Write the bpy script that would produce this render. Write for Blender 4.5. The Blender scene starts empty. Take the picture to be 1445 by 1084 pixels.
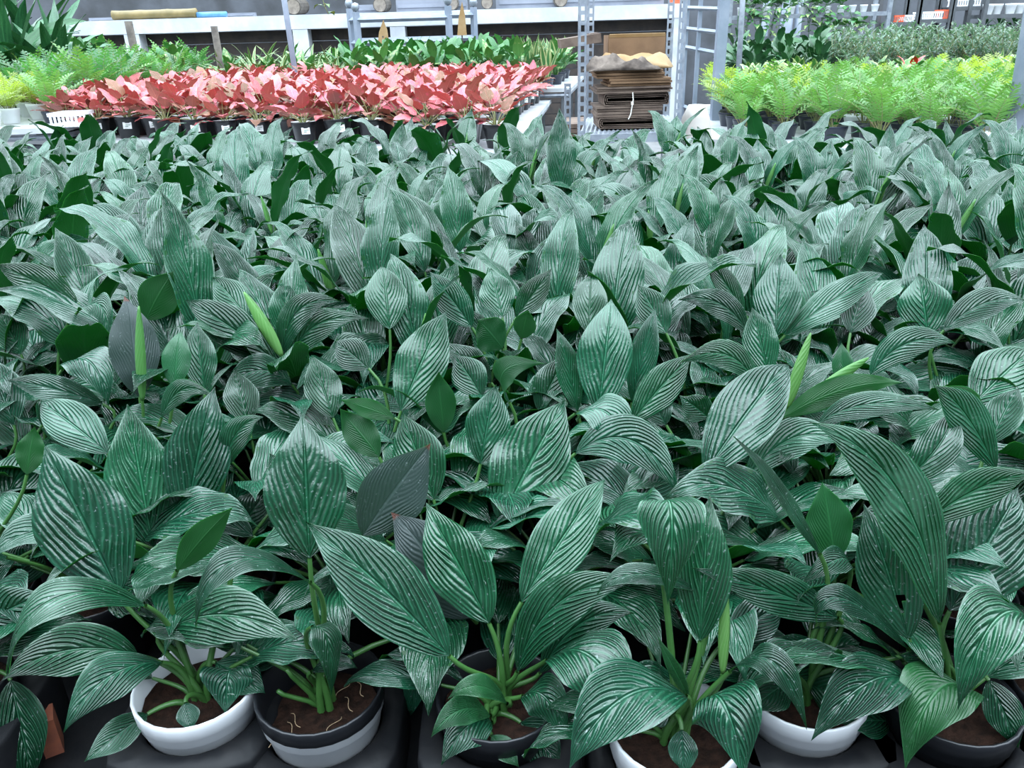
import bpy, math, random
from mathutils import Vector, Matrix
R = random.Random(7)
V = Vector
PI = math.pi
scene = bpy.context.scene
C = scene.collection

# ------------------------------------------------------------------ camera, sky, exposure
FPX, CX, CY = 1124.0, 722.5, 542.0
CAM = V((0, 0, 1.49))
PITCH, ROLL = math.radians(23.9), math.radians(1.7)
fw = V((0, math.cos(PITCH), -math.sin(PITCH)))
r0 = V((1, 0, 0)); u0 = V((0, math.sin(PITCH), math.cos(PITCH)))
rt = r0 * math.cos(ROLL) - u0 * math.sin(ROLL)
up = u0 * math.cos(ROLL) + r0 * math.sin(ROLL)
cd = bpy.data.cameras.new('camera'); cam = bpy.data.objects.new('camera', cd); C.objects.link(cam)
cd.sensor_width = 36; cd.lens = FPX / 1445 * 36; cd.clip_start = .02; cd.clip_end = 200
cam.matrix_world = Matrix(((rt.x, up.x, -fw.x, CAM.x), (rt.y, up.y, -fw.y, CAM.y), (rt.z, up.z, -fw.z, CAM.z), (0, 0, 0, 1)))
scene.camera = cam

def ray(px, py): return (fw + rt * ((px - CX) / FPX) - up * ((py - CY) / FPX))
def on(px, py, z):                       # pixel -> point on the level plane z
    d = ray(px, py); return CAM + d * ((z - CAM.z) / d.z)
def at(px, py, Y):                       # pixel -> point at the distance Y
    d = ray(px, py); return CAM + d * (Y / d.y)
def gp(px, Y, z):                         # the point at distance Y and height z under the pixel column px
    y0, y1 = -400, 1500
    for _ in range(40):
        ym = (y0 + y1) / 2
        if at(px, ym, Y).z > z: y0 = ym
        else: y1 = ym
    return at(px, y0, Y)
def pix(p):
    d = p - CAM; k = d.dot(fw); return (CX + FPX * d.dot(rt) / k, CY - FPX * d.dot(up) / k)

w = bpy.data.worlds.new('overcast'); scene.world = w; w.use_nodes = True
nt = w.node_tree; nt.nodes.clear()
wo = nt.nodes.new('ShaderNodeOutputWorld'); bg = nt.nodes.new('ShaderNodeBackground')
tc = nt.nodes.new('ShaderNodeTexCoord'); sx = nt.nodes.new('ShaderNodeSeparateXYZ'); cr = nt.nodes.new('ShaderNodeValToRGB')
nt.links.new(tc.outputs['Generated'], sx.inputs[0]); nt.links.new(sx.outputs['Z'], cr.inputs['Fac'])
cr.color_ramp.elements[0].position = 0.0; cr.color_ramp.elements[0].color = (.10, .12, .14, 1)
cr.color_ramp.elements[1].position = .80; cr.color_ramp.elements[1].color = (.92, 1.07, 1.20, 1)
nt.links.new(cr.outputs['Color'], bg.inputs['Color']); bg.inputs['Strength'].default_value = 1.9
nt.links.new(bg.outputs[0], wo.inputs['Surface'])
vs = scene.view_settings
vs.view_transform = 'Standard'; vs.look = 'None'; vs.gamma = 1; vs.use_curve_mapping = False
vs.exposure = 1.8

# ------------------------------------------------------------------ materials
class NB:
    def __init__(s, name):
        s.m = bpy.data.materials.new(name); s.m.use_nodes = True; s.t = s.m.node_tree; s.t.nodes.clear()
        s.out = s.n('ShaderNodeOutputMaterial')
    def n(s, k, **kw):
        x = s.t.nodes.new(k)
        for a, b in kw.items(): setattr(x, a, b)
        return x
    def l(s, a, b): s.t.links.new(a, b)
    def put(s, sock, v):
        if hasattr(v, 'is_output'): s.l(v, sock)
        else: sock.default_value = v
    def math(s, op, a, b=0.0, c=None, clamp=False):
        x = s.n('ShaderNodeMath', operation=op); x.use_clamp = clamp
        s.put(x.inputs[0], a); s.put(x.inputs[1], b)
        if c is not None: s.put(x.inputs[2], c)
        return x.outputs[0]
    def mix(s, f, a, b):
        x = s.n('ShaderNodeMix', data_type='RGBA'); s.put(x.inputs[0], f); s.put(x.inputs[6], a); s.put(x.inputs[7], b); return x.outputs[2]
    def noise(s, sc, det=3, co=None, rough=.55):
        x = s.n('ShaderNodeTexNoise'); x.inputs['Scale'].default_value = sc; x.inputs['Detail'].default_value = det; x.inputs['Roughness'].default_value = rough
        if co is not None: s.l(co, x.inputs['Vector'])
        return x.outputs['Fac']
    def step(s, v, a, b):
        x = s.n('ShaderNodeMapRange'); x.interpolation_type = 'SMOOTHSTEP'
        s.put(x.inputs[0], v); x.inputs[1].default_value = a; x.inputs[2].default_value = b; return x.outputs[0]
    def bsdf(s, col, rough=.5, bump=None, dist=.002, strength=1.0, metal=0, spec=.5, trans=0, tcol=None, coat=0):
        p = s.n('ShaderNodeBsdfPrincipled')
        s.put(p.inputs['Base Color'], col); s.put(p.inputs['Roughness'], rough); p.inputs['Metallic'].default_value = metal
        s.put(p.inputs['Specular IOR Level'], spec)
        if coat: p.inputs['Coat Weight'].default_value = coat; p.inputs['Coat Roughness'].default_value = .15
        if bump is not None:
            b = s.n('ShaderNodeBump'); b.inputs['Distance'].default_value = dist; b.inputs['Strength'].default_value = strength
            s.l(bump, b.inputs['Height']); s.l(b.outputs[0], p.inputs['Normal'])
        o = p.outputs[0]
        if trans:
            t = s.n('ShaderNodeBsdfTranslucent'); s.put(t.inputs['Color'], tcol or col)
            m = s.n('ShaderNodeMixShader'); m.inputs[0].default_value = trans
            s.l(o, m.inputs[1]); s.l(t.outputs[0], m.inputs[2]); o = m.outputs[0]
        s.l(o, s.out.inputs[0]); return s.m

def hsv_random(b, col, dv=.35, dh=.02):
    oi = b.n('ShaderNodeObjectInfo'); h = b.n('ShaderNodeHueSaturation'); b.put(h.inputs['Color'], col)
    b.l(b.math('MULTIPLY_ADD', oi.outputs['Random'], dv, 1 - dv / 2), h.inputs['Value'])
    b.l(b.math('MULTIPLY_ADD', b.math('FRACT', b.math('MULTIPLY', oi.outputs['Random'], 17.3)), dh, .5 - dh / 2), h.inputs['Hue'])
    return h.outputs[0]

def leaf_mat(name, c_dark, c_lite, rough=.3, N=13.0, amp=.0013, spots=.4, k1=.38, k2=.36, trans=.18, tcol=(.06, .34, .04, 1), under=False, dv=.4, spec=.5, margin=None, centre=None, tipc=None, stripe=.6):
    b = NB(name)
    uv = b.n('ShaderNodeUVMap'); s = b.n('ShaderNodeSeparateXYZ'); b.l(uv.outputs[0], s.inputs[0])
    u = b.math('ABSOLUTE', b.math('MULTIPLY_ADD', s.outputs[0], 2.0, -1.0)); v = s.outputs[1]
    tco = b.n('ShaderNodeTexCoord').outputs['Object']
    nz = b.noise(9, 2, tco)
    off = b.math('MULTIPLY_ADD', b.math('MULTIPLY', u, u), k2, b.math('MULTIPLY', u, k1))
    taper = b.math('MULTIPLY', b.math('SINE', b.math('MULTIPLY_ADD', v, 2.5, .35)), 1.0)
    ph = b.math('SUBTRACT', v, b.math('MULTIPLY', off, taper))
    ph = b.math('MULTIPLY_ADD', b.noise(15, 3, tco), .22, ph)
    wave = b.math('SINE', b.math('MULTIPLY', ph, N * 2 * PI))
    wv = b.math('MULTIPLY_ADD', wave, .5, .5)
    fade = b.math('MULTIPLY', b.step(u, .02, .2), b.step(b.math('SUBTRACT', 1.05, u), 0.0, .35))
    mid = b.math('SUBTRACT', 1.0, b.step(u, .01, .07))
    fine = b.noise(260, 2, tco)
    hgt = b.math('MULTIPLY', wv, fade)
    hgt = b.math('MULTIPLY', hgt, b.math('MULTIPLY_ADD', b.step(b.noise(13, 2, tco), .38, .62), .85, .15))
    hgt = b.math('MULTIPLY_ADD', b.noise(16, 2, tco), 1.3, hgt)
    hgt = b.math('MULTIPLY_ADD', mid, (.9 if under else -.8), hgt)
    hgt = b.math('MULTIPLY_ADD', fine, .10, hgt)
    col = b.mix(b.math('MULTIPLY', b.math('MULTIPLY', wv, wv), stripe), c_dark, c_lite)
    col = b.mix(b.math('MULTIPLY', b.step(nz, .4, .65), .35), col, c_lite)
    col = b.mix(b.math('MULTIPLY', mid, .55), col, tuple(min(1, x * 1.5) for x in c_lite[:3]) + (1,))
    if margin: col = b.mix(b.step(u, margin[0], margin[1]), col, margin[2])
    if centre: col = b.mix(b.math('MULTIPLY', b.step(b.noise(40, 3, tco), .42, .6), b.step(b.math('SUBTRACT', 1.0, u), .1, .6)), col, centre)
    col = hsv_random(b, col, dv)
    if tipc: col = b.mix(b.step(b.math('MULTIPLY_ADD', nz, .06, v), .955, .985), col, tipc)
    if spots:
        sp = b.math('MULTIPLY', b.step(b.noise(330, 1, tco), .68, .74), spots)
        sp2 = b.math('MULTIPLY', b.step(b.noise(70, 4, tco, .7), .6, .78), spots * .5)
        col = b.mix(b.math('MAXIMUM', sp, sp2), col, (.42, .52, .5, 1))
    rg = b.math('MULTIPLY_ADD', b.noise(35, 3, tco), .22, rough - .11)
    return b.bsdf(col, rg, hgt, amp, 1.0, spec=spec, trans=trans, tcol=tcol)

def plain(name, col, rough=.5, metal=0, nscale=12, namt=.25, col2=None, bdist=.001, bscale=60, spec=.5, bumpy=True):
    b = NB(name); tco = b.n('ShaderNodeTexCoord').outputs['Object']
    n1 = b.noise(nscale, 4, tco)
    c2 = col2 or tuple(x * (1 - namt) for x in col[:3]) + (1,)
    c = b.mix(b.step(n1, .35, .7), tuple(col[:3]) + (1,), c2)
    return b.bsdf(c, rough, b.noise(bscale, 3, tco) if bumpy else None, bdist, .6, metal=metal, spec=spec)

MT = {}
MT['lily'] = leaf_mat('peace_lily_leaf_top', (.003, .036, .017, 1), (.016, .102, .050, 1), rough=.235, amp=.0040, spots=.3, dv=.7, spec=.95, N=9.0, stripe=.95)
MT['lily_grey'] = leaf_mat('peace_lily_old_leaf_top', (.022, .036, .036, 1), (.034, .052, .05, 1), rough=.42, amp=.0008, spots=.2, dv=.3, spec=.4, tipc=(.10, .03, .02, 1))
MT['lily_fresh'] = leaf_mat('peace_lily_young_leaf_top', (.012, .075, .026, 1), (.026, .12, .046, 1), rough=.27, amp=.0013, spots=.1, dv=.4, trans=.2, tcol=(.08, .34, .04, 1), spec=.6)
MT['lily_under'] = leaf_mat('peace_lily_leaf_underside', (.010, .066, .020, 1), (.016, .095, .028, 1), rough=.38, amp=.0005, spots=0, under=True, trans=.38, tcol=(.06, .36, .05, 1), dv=.6)
MT['lily_new'] = leaf_mat('peace_lily_rolled_leaf', (.09, .24, .06, 1), (.15, .32, .11, 1), rough=.4, amp=.0004, spots=0, N=8, trans=.3, tcol=(.15, .5, .05, 1), dv=.4)
MT['petiole'] = plain('petiole_green', (.028, .095, .020), .38, nscale=20, col2=(.045, .13, .03, 1), bdist=.0004)
MT['petiole_far'] = plain('stem_olive', (.16, .22, .07), .45, nscale=20, col2=(.22, .15, .08, 1), bdist=.0004)
MT['white_pot'] = plain('white_plastic', (.78, .80, .83), .35, nscale=6, col2=(.66, .69, .72, 1), bdist=.0003)
MT['black_pot'] = plain('black_plastic', (.012, .013, .016), .32, nscale=8, namt=.3, bdist=.0003)
MT['navy_pot'] = plain('dark_blue_plastic', (.018, .022, .04), .35, nscale=8, bdist=.0003)
MT['tray'] = plain('tray_plastic', (.005, .0055, .007), .55, nscale=30, col2=(.010, .010, .011, 1), bdist=.0012, spec=.25)
MT['soil'] = plain('peat_soil', (.026, .013, .009), .95, nscale=90, col2=(.010, .006, .0045, 1), bdist=.006, bscale=160, spec=.1)
MT['root'] = plain('pale_root', (.42, .30, .18), .8, nscale=40, bdist=.0002)
MT['pink'] = leaf_mat('pink_leaf_top', (.56, .10, .125, 1), (.72, .26, .30, 1), rough=.3, N=9, amp=.002, spots=.12, trans=.25, tcol=(.8, .15, .18, 1), dv=.5, margin=(.9, 1.0, (.34, .14, .08, 1)))
MT['pink_old'] = leaf_mat('brownish_pink_leaf_top', (.16, .11, .045, 1), (.36, .14, .11, 1), rough=.4, N=9, amp=.002, spots=.1, trans=.25, tcol=(.5, .2, .1, 1), dv=.5)
MT['pink_under'] = leaf_mat('pink_leaf_underside', (.40, .16, .13, 1), (.48, .24, .18, 1), rough=.5, N=9, amp=.001, spots=0, under=True, trans=.3, tcol=(.7, .2, .15, 1), dv=.4)
MT['fern'] = leaf_mat('fern_frond', (.075, .215, .042, 1), (.15, .33, .09, 1), rough=.45, N=6, amp=.0008, spots=0, trans=.22, tcol=(.18, .42, .05, 1), dv=.8)
MT['fern_dark'] = leaf_mat('fern_frond_deep', (.035, .115, .045, 1), (.095, .21, .095, 1), rough=.42, N=6, amp=.0008, spots=0, trans=.25, tcol=(.12, .45, .06, 1), dv=.6)
MT['chart'] = leaf_mat('chartreuse_frond', (.20, .29, .06, 1), (.31, .39, .13, 1), rough=.45, N=6, amp=.0008, spots=0, trans=.3, tcol=(.5, .7, .05, 1), dv=.4)
MT['green'] = leaf_mat('broad_leaf_top', (.03, .13, .035, 1), (.06, .22, .06, 1), rough=.3, N=10, amp=.0016, spots=.1, trans=.2, tcol=(.1, .4, .05, 1), dv=.6)
MT['green_under'] = leaf_mat('broad_leaf_underside', (.06, .2, .05, 1), (.09, .26, .07, 1), rough=.45, N=10, amp=.0008, spots=0, under=True, trans=.3, tcol=(.15, .45, .06, 1), dv=.5)
MT['varieg'] = leaf_mat('variegated_leaf', (.03, .12, .035, 1), (.06, .19, .055, 1), rough=.34, N=8, amp=.001, spots=0, trans=.2, tcol=(.2, .5, .1, 1), dv=.4, margin=(.35, .75, (.40, .44, .20, 1)))
MT['cream'] = leaf_mat('cream_centred_leaf', (.05, .16, .04, 1), (.09, .23, .06, 1), rough=.34, N=8, amp=.001, spots=0, trans=.2, tcol=(.3, .55, .1, 1), dv=.4, centre=(.40, .48, .20, 1))
MT['strap'] = leaf_mat('strap_leaf', (.02, .09, .035, 1), (.045, .16, .06, 1), rough=.3, N=3, amp=.001, spots=.05, trans=.15, tcol=(.1, .35, .06, 1), dv=.6)
MT['dark'] = leaf_mat('deep_green_leaf', (.016, .075, .024, 1), (.035, .13, .04, 1), rough=.34, N=7, amp=.001, spots=0, trans=.15, tcol=(.06, .3, .05, 1), dv=.6)
MT['sage'] = leaf_mat('sage_leaf', (.06, .12, .075, 1), (.13, .21, .14, 1), rough=.42, N=6, amp=.0006, spots=0, trans=.2, tcol=(.15, .3, .12, 1), dv=.6)
MT['red'] = plain('red_spathe', (.65, .03, .02), .25, nscale=5, bdist=.0003)
MT['white_paint'] = plain('whitewashed_concrete', (.55, .57, .60), .8, nscale=3, col2=(.42, .44, .47, 1), bdist=.004, bscale=30)
MT['white_metal'] = plain('white_bench_paint', (.52, .54, .56), .45, nscale=4, col2=(.36, .38, .40, 1), bdist=.0005)
MT['galv'] = plain('galvanised_steel', (.27, .30, .34), .42, metal=.3, nscale=18, col2=(.18, .20, .24, 1), bdist=.0004)
MT['bluegrey'] = plain('blue_grey_paint', (.17, .205, .26), .45, nscale=8, col2=(.22, .25, .31, 1), bdist=.0004)
MT['darksteel'] = plain('dark_steel', (.10, .11, .12), .5, metal=.3, nscale=10, bdist=.0004)
MT['card'] = plain('corrugated_cardboard', (.19, .115, .066), .85, nscale=7, col2=(.14, .085, .05, 1), bdist=.001, bscale=90, spec=.2)
MT['card_grey'] = plain('weathered_cardboard', (.15, .11, .086), .9, nscale=9, col2=(.085, .06, .05, 1), bdist=.002, bscale=50, spec=.2)
MT['card_lite'] = plain('kraft_paper', (.24, .145, .06), .75, nscale=5, col2=(.30, .21, .115, 1), bdist=.003, bscale=24, spec=.3)
MT['burlap'] = plain('crumpled_sackcloth', (.16, .13, .11), .95, nscale=12, col2=(.05, .04, .035, 1), bdist=.008, bscale=28, spec=.1)
MT['string'] = plain('cotton_string', (.70, .66, .60), .9, nscale=60)
MT['bag'] = plain('white_woven_sack', (.45, .42, .39), .6, nscale=5, col2=(.36, .33, .30, 1), bdist=.008, bscale=9)
MT['board'] = plain('dark_stained_board', (.055, .042, .036), .8, nscale=5, col2=(.03, .026, .026, 1), bdist=.003, bscale=40)
MT['log'] = plain('weathered_log', (.10, .085, .07), .9, nscale=10, col2=(.05, .042, .036, 1), bdist=.008, bscale=30)
MT['logend'] = plain('sawn_log_end', (.28, .24, .20), .9, nscale=14, col2=(.17, .14, .12, 1), bdist=.003)
MT['bamboo'] = plain('yellowed_bamboo', (.25, .185, .075), .5, nscale=6, col2=(.17, .13, .05, 1))
MT['blue'] = plain('blue_plastic', (.10, .28, .50), .4)
MT['greysheet'] = plain('grey_fibre_sheet', (.22, .235, .28), .7, nscale=2, col2=(.15, .165, .20, 1), bdist=.004, bscale=12)
MT['concrete'] = plain('damp_concrete', (.20, .20, .20), .8, nscale=2.2, col2=(.12, .12, .12, 1), bdist=.004, bscale=24)
MT['wallgrey'] = plain('greenhouse_end_wall', (.10, .108, .125), .85, nscale=1.5, col2=(.05, .053, .058, 1), bdist=.006, bscale=10)
MT['brick'] = plain('terracotta_brick', (.34, .10, .05), .85, nscale=40, col2=(.22, .07, .045, 1), bdist=.002)
MT['label'] = plain('paper_label', (.82, .84, .84), .6, nscale=30, bdist=.0002)
MT['ink'] = plain('grey_ink', (.16, .28, .20), .7)
MT['orange'] = plain('orange_red_plastic', (.70, .12, .05), .45)

# ------------------------------------------------------------------ mesh helpers
class MB:
    def __init__(s): s.v = []; s.f = []; s.uv = []; s.mi = []; s.mats = []
    def slot(s, m):
        if m not in s.mats: s.mats.append(m)
        return s.mats.index(m)
    def add(s, vs, fs, m, uvs=None):
        o = len(s.v); k = s.slot(m); s.v += [tuple(p) for p in vs]
        for f in fs:
            s.f.append(tuple(o + i for i in f)); s.mi.append(k)
            s.uv += [(uvs[i] if uvs else (0, 0)) for i in f]
    def box(s, c, d, m, rz=0, rx=0, ry=0, taper=1.0):
        M = Matrix.Rotation(rz, 3, 'Z') @ Matrix.Rotation(rx, 3, 'X') @ Matrix.Rotation(ry, 3, 'Y')
        h = V(d) / 2; c = V(c); vs = []
        for z in (-1, 1):
            t = 1 if z < 0 else taper
            for x, y in ((-1, -1), (1, -1), (1, 1), (-1, 1)): vs.append(c + M @ V((x * h.x * t, y * h.y * t, z * h.z)))
        s.add(vs, [(3, 2, 1, 0), (4, 5, 6, 7), (0, 1, 5, 4), (1, 2, 6, 5), (2, 3, 7, 6), (3, 0, 4, 7)], m)
    def tube(s, pts, rads, m, n=6, cap=True, flat=1.0):
        pts = [V(p) for p in pts]; k = len(pts)
        if not hasattr(rads, '__len__'): rads = [rads] * k
        vs = []; uvs = []; prev = None
        for i, p in enumerate(pts):
            t = (pts[min(i + 1, k - 1)] - pts[max(i - 1, 0)]).normalized()
            a = prev if prev else (V((1, 0, 0)) if abs(t.x) < .9 else V((0, 1, 0)))
            a = (a - t * a.dot(t)).normalized(); prev = a; b = t.cross(a)
            for j in range(n):
                q = 2 * PI * j / n
                vs.append(p + a * (math.cos(q) * rads[i]) + b * (math.sin(q) * rads[i] * flat)); uvs.append((j / n, i / (k - 1)))
        fs = [(i * n + j, i * n + (j + 1) % n, (i + 1) * n + (j + 1) % n, (i + 1) * n + j) for i in range(k - 1) for j in range(n)]
        if cap: fs += [tuple(range(n - 1, -1, -1)), tuple((k - 1) * n + j for j in range(n))]
        s.add(vs, fs, m, uvs)
    def lathe(s, prof, m, n=24, c=(0, 0, 0), matf=None):
        c = V(c); vs = []
        for r, z in prof:
            for j in range(n):
                q = 2 * PI * j / n; vs.append(c + V((r * math.cos(q), r * math.sin(q), z)))
        for i in range(len(prof) - 1):
            fs = [(i * n + j, i * n + (j + 1) % n, (i + 1) * n + (j + 1) % n, (i + 1) * n + j) for j in range(n)]
            o = len(s.v)
            s.add(vs if i == 0 else [], fs if i == 0 else [], m if not matf else matf(i))
            if i > 0:
                k = s.slot(m if not matf else matf(i))
                for f in fs: s.f.append(tuple(s.base + a for a in f)); s.mi.append(k); s.uv += [(0, 0)] * 4
            else: s.base = o
    def mesh(s, name, smooth=True):
        me = bpy.data.meshes.new(name); me.from_pydata(s.v, [], s.f)
        for m in s.mats: me.materials.append(MT[m])
        me.polygons.foreach_set('material_index', s.mi)
        l = me.uv_layers.new(name='UVMap'); l.data.foreach_set('uv', [x for p in s.uv for x in p])
        me.polygons.foreach_set('use_smooth', [smooth] * len(s.f)); me.update(); return me

KIDS = {}
def link(name, me, parent=None, loc=None):
    o = bpy.data.objects.new(name, me); C.objects.link(o)
    if parent is not None: o.parent = parent; KIDS.setdefault(parent, []).append(o)
    if loc is not None: o.location = loc
    return o
def tag(o, label=None, cat=None, group=None, kind=None):
    if label: o['label'] = label
    if cat: o['category'] = cat
    if group: o['group'] = group
    if kind: o['kind'] = kind
    return o
def thing(name, loc, label, cat, group=None): return tag(link(name, None, None, loc), label, cat, group)
def copy_tree(o, parent=None):
    c = o.copy(); C.objects.link(c)
    if parent is not None: c.parent = parent; KIDS.setdefault(parent, []).append(c)
    for k in KIDS.get(o, ()): copy_tree(k, c)
    return c
def obj(name, mb, parent=None, smooth=False, loc=None): return link(name, mb.mesh(name, smooth), parent, loc)

def bez(a, b, c, d, n):
    return [a * (1 - t) ** 3 + b * 3 * t * (1 - t) ** 2 + c * 3 * t * t * (1 - t) + d * t ** 3 for t in [i / n for i in range(n + 1)]]
def lens_profile(t, peak=.46):         # lily blade: fast round base, long drawn-out tip
    if t < peak: return math.sin(PI / 2 * (t / peak)) ** .72
    s = min(1, (t - peak) / (1 - peak)); return (1 - s ** 1.75) ** 1.35
def heart_profile(t): return min(1, (t / .16) ** .6) * max(0, 1 - max(0, (t - .16) / .84) ** 1.7) if t > 0 else .25
def oval_profile(t): return math.sin(PI * min(1, t * .97 + .015)) ** .7
def strap_profile(t): return (.45 + .55 * min(1, t / .3)) * max(0, 1 - t ** 3.2)
def sword_profile(t): return (.6 + .4 * math.sin(PI / 2 * min(1, t / .5))) * max(0, 1 - max(0, (t - .55) / .45) ** 2)

def blade(mb, P, N, W, top, under, prof=lens_profile, fold=.22, curl=-.10, wave=.06, nu=8, nv=None, seed=0, thick=.0007, ncyc=3, S0=None, droop=0, hole=()):
    # P: midrib points, N: direction the upper face looks to, W: half width
    k = len(P); L = sum((P[i + 1] - P[i]).length for i in range(k - 1))
    q = random.Random(seed); ph1, ph2 = q.uniform(0, 6.3), q.uniform(0, 6.3); dfold = q.uniform(-.16, .16)
    tv = []; bv = []; uv = []
    for i, p in enumerate(P):
        t = i / (k - 1); T = (P[min(i + 1, k - 1)] - P[max(i - 1, 0)]).normalized()
        S = T.cross(N) if S0 is None else S0 - T * S0.dot(T); S = S.normalized() if S.length > 1e-5 else V((1, 0, 0))
        n = S.cross(T).normalized(); N = (N * .35 + n * .65).normalized()
        if t > .72: p = p - n * (droop * L * ((t - .72) / .28) ** 2)
        ww = W * prof(t)
        for j in range(nu + 1):
            u = 2 * j / nu - 1; a = abs(u)
            fo = fold + (dfold if u < 0 else -dfold); x = u * ww * math.cos(fo); z = a * ww * math.sin(fo) + curl * ww * a ** 2.4
            z += wave * W * a * a * math.sin(ncyc * 2 * PI * t + (ph1 if u < 0 else ph2)) * min(1, 4 * t)
            v = p + S * x + n * z
            tv.append(v); bv.append(v - n * thick * (1 - .6 * a ** 3)); uv.append((j / nu, t))
    m = nu + 1
    fs = [(i * m + j, i * m + j + 1, (i + 1) * m + j + 1, (i + 1) * m + j) for i in range(k - 1) for j in range(nu) if (i, j) not in hole]
    mb.add(tv, fs, top, uv)
    if under: mb.add(bv, [f[::-1] for f in fs], under, uv)

# ------------------------------------------------------------------ the place: floor, wall, benches
def structure(name, mb, smooth=False): return tag(obj(name, mb, None, smooth), kind='structure')
m = MB(); m.box((0, 8, -.05), (26, 26, .1), 'concrete'); structure('floor', m)
YW = 10.6
m = MB(); m.box((0, 14.2, 1.5), (26, .12, 3.0), 'wallgrey'); structure('wall_back', m)
m = MB(); m.box((0, -1.7, 1.35), (26, .12, 2.7), 'wallgrey'); structure('added_shade_wall', m)  # unseen wall added behind the camera to shade the front pots

AX = math.radians(-9.5)                       # benches run away to the right of the view by this angle
def bench(name, corners, z, label, mat='white_metal', legs=True, thick=.04):
    cx = sum((c for c in corners), V()) / len(corners)
    root = thing(name, (cx.x, cx.y, 0), label, 'bench')
    m = MB(); n = len(corners)
    vs = [V((c.x - cx.x, c.y - cx.y, z)) for c in corners] + [V((c.x - cx.x, c.y - cx.y, z - thick)) for c in corners]
    m.add(vs, [tuple(range(n)), tuple(range(2 * n - 1, n - 1, -1))] + [(i, i + n, (i + 1) % n + n, (i + 1) % n) for i in range(n)], mat)
    obj('bench_top', m, root)
    m = MB()
    for i in range(n):
        a, b = vs[i] * 1, vs[(i + 1) % n] * 1; a.z = b.z = z - thick - .022; a *= 1; 
        m.tube([a * .985 + V((0, 0, .0)), b * .985], .02, 'galv', 4)
    obj('edge_rail', m, root)
    if legs:
        lm = MB(); lm.box((0, 0, (z - thick) / 2), (.045, .045, z - thick - .002), 'darksteel'); me = lm.mesh('leg', False)
        pts = []
        for i in range(n):
            a, b = vs[i], vs[(i + 1) % n]; kk = max(1, int((b - a).length / 1.1))
            pts += [a.lerp(b, j / kk) for j in range(kk)]
        for p in pts: link('leg', me, root, (p.x * .96, p.y * .96, 0))
    return root

BZ = .75
def rotp(x, y): return V((x * math.cos(AX) - y * math.sin(AX), x * math.sin(AX) + y * math.cos(AX), 0))
m_l = [V((-2.85, .30, 0)), V((2.6, .30, 0)), V((2.6, 2.68, 0)), V((-2.85, 3.98, 0))]
bench('growing_bench', m_l, BZ, 'dark low growing bench carrying the crowded peace lilies', 'tray')

# ------------------------------------------------------------------ pots
def pot_mb(rt_, rb, h, outer, inner, rimmat=None):
    m = MB(); rm = rimmat or outer
    prof = [(rb * .96, 0), (rb, .004), (rt_ * .93, h * .74), (rt_ * .955, h * .75), (rt_ * .965, h * .84), (rt_ * .985, h * .85), (rt_ * .995, h * .96), (rt_, h), (rt_ * .985, h + .002), (rt_ * .94, h), (rt_ * .90, h * .70), (rb * .93, .006)]
    mats = [outer, outer, outer, outer, outer, rm, rm, rm, inner, inner, inner]
    m.lathe(prof, outer, 26, matf=lambda i: mats[i])
    n = 26; b = len(m.v); m.add([V((0, 0, .0005))] + [V((rb * .96 * math.cos(2 * PI * j / n), rb * .96 * math.sin(2 * PI * j / n), 0)) for j in range(n)], [(0, 1 + (j + 1) % n, 1 + j) for j in range(n)], outer)
    return m
def soil_mb(r, z, seed=0):
    q = random.Random(seed); m = MB(); n = 18; vs = [V((0, 0, z + .004))]
    for k, rr in enumerate((.3, .55, .8, 1.0)):
        for j in range(n):
            a = 2 * PI * j / n; vs.append(V((r * rr * math.cos(a), r * rr * math.sin(a), z + q.uniform(-.003, .004))))
    fs = [(0, 1 + j, 1 + (j + 1) % n) for j in range(n)]
    for k in range(3):
        for j in range(n): fs.append((1 + k * n + j, 1 + (k + 1) * n + j, 1 + (k + 1) * n + (j + 1) % n, 1 + k * n + (j + 1) % n))
    m.add(vs, fs, 'soil'); return m
POT_H = .112
ME = {}
ME['pot_white'] = pot_mb(.066, .048, POT_H, 'white_pot', 'white_pot').mesh('white_pot')
ME['pot_lined'] = pot_mb(.068, .048, POT_H, 'white_pot', 'black_pot', 'black_pot').mesh('lined_pot')
ME['pot_black'] = pot_mb(.066, .048, POT_H, 'black_pot', 'black_pot').mesh('black_pot')
ME['soil_lily'] = soil_mb(.0595, POT_H * .80, 1).mesh('soil')
ME['soil_low'] = soil_mb(.058, POT_H * .66, 2).mesh('soil')
def add_pot(root, kind, low=False):
    link('pot', ME[kind], root); link('soil', ME['soil_low' if low else 'soil_lily'], root)

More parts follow.
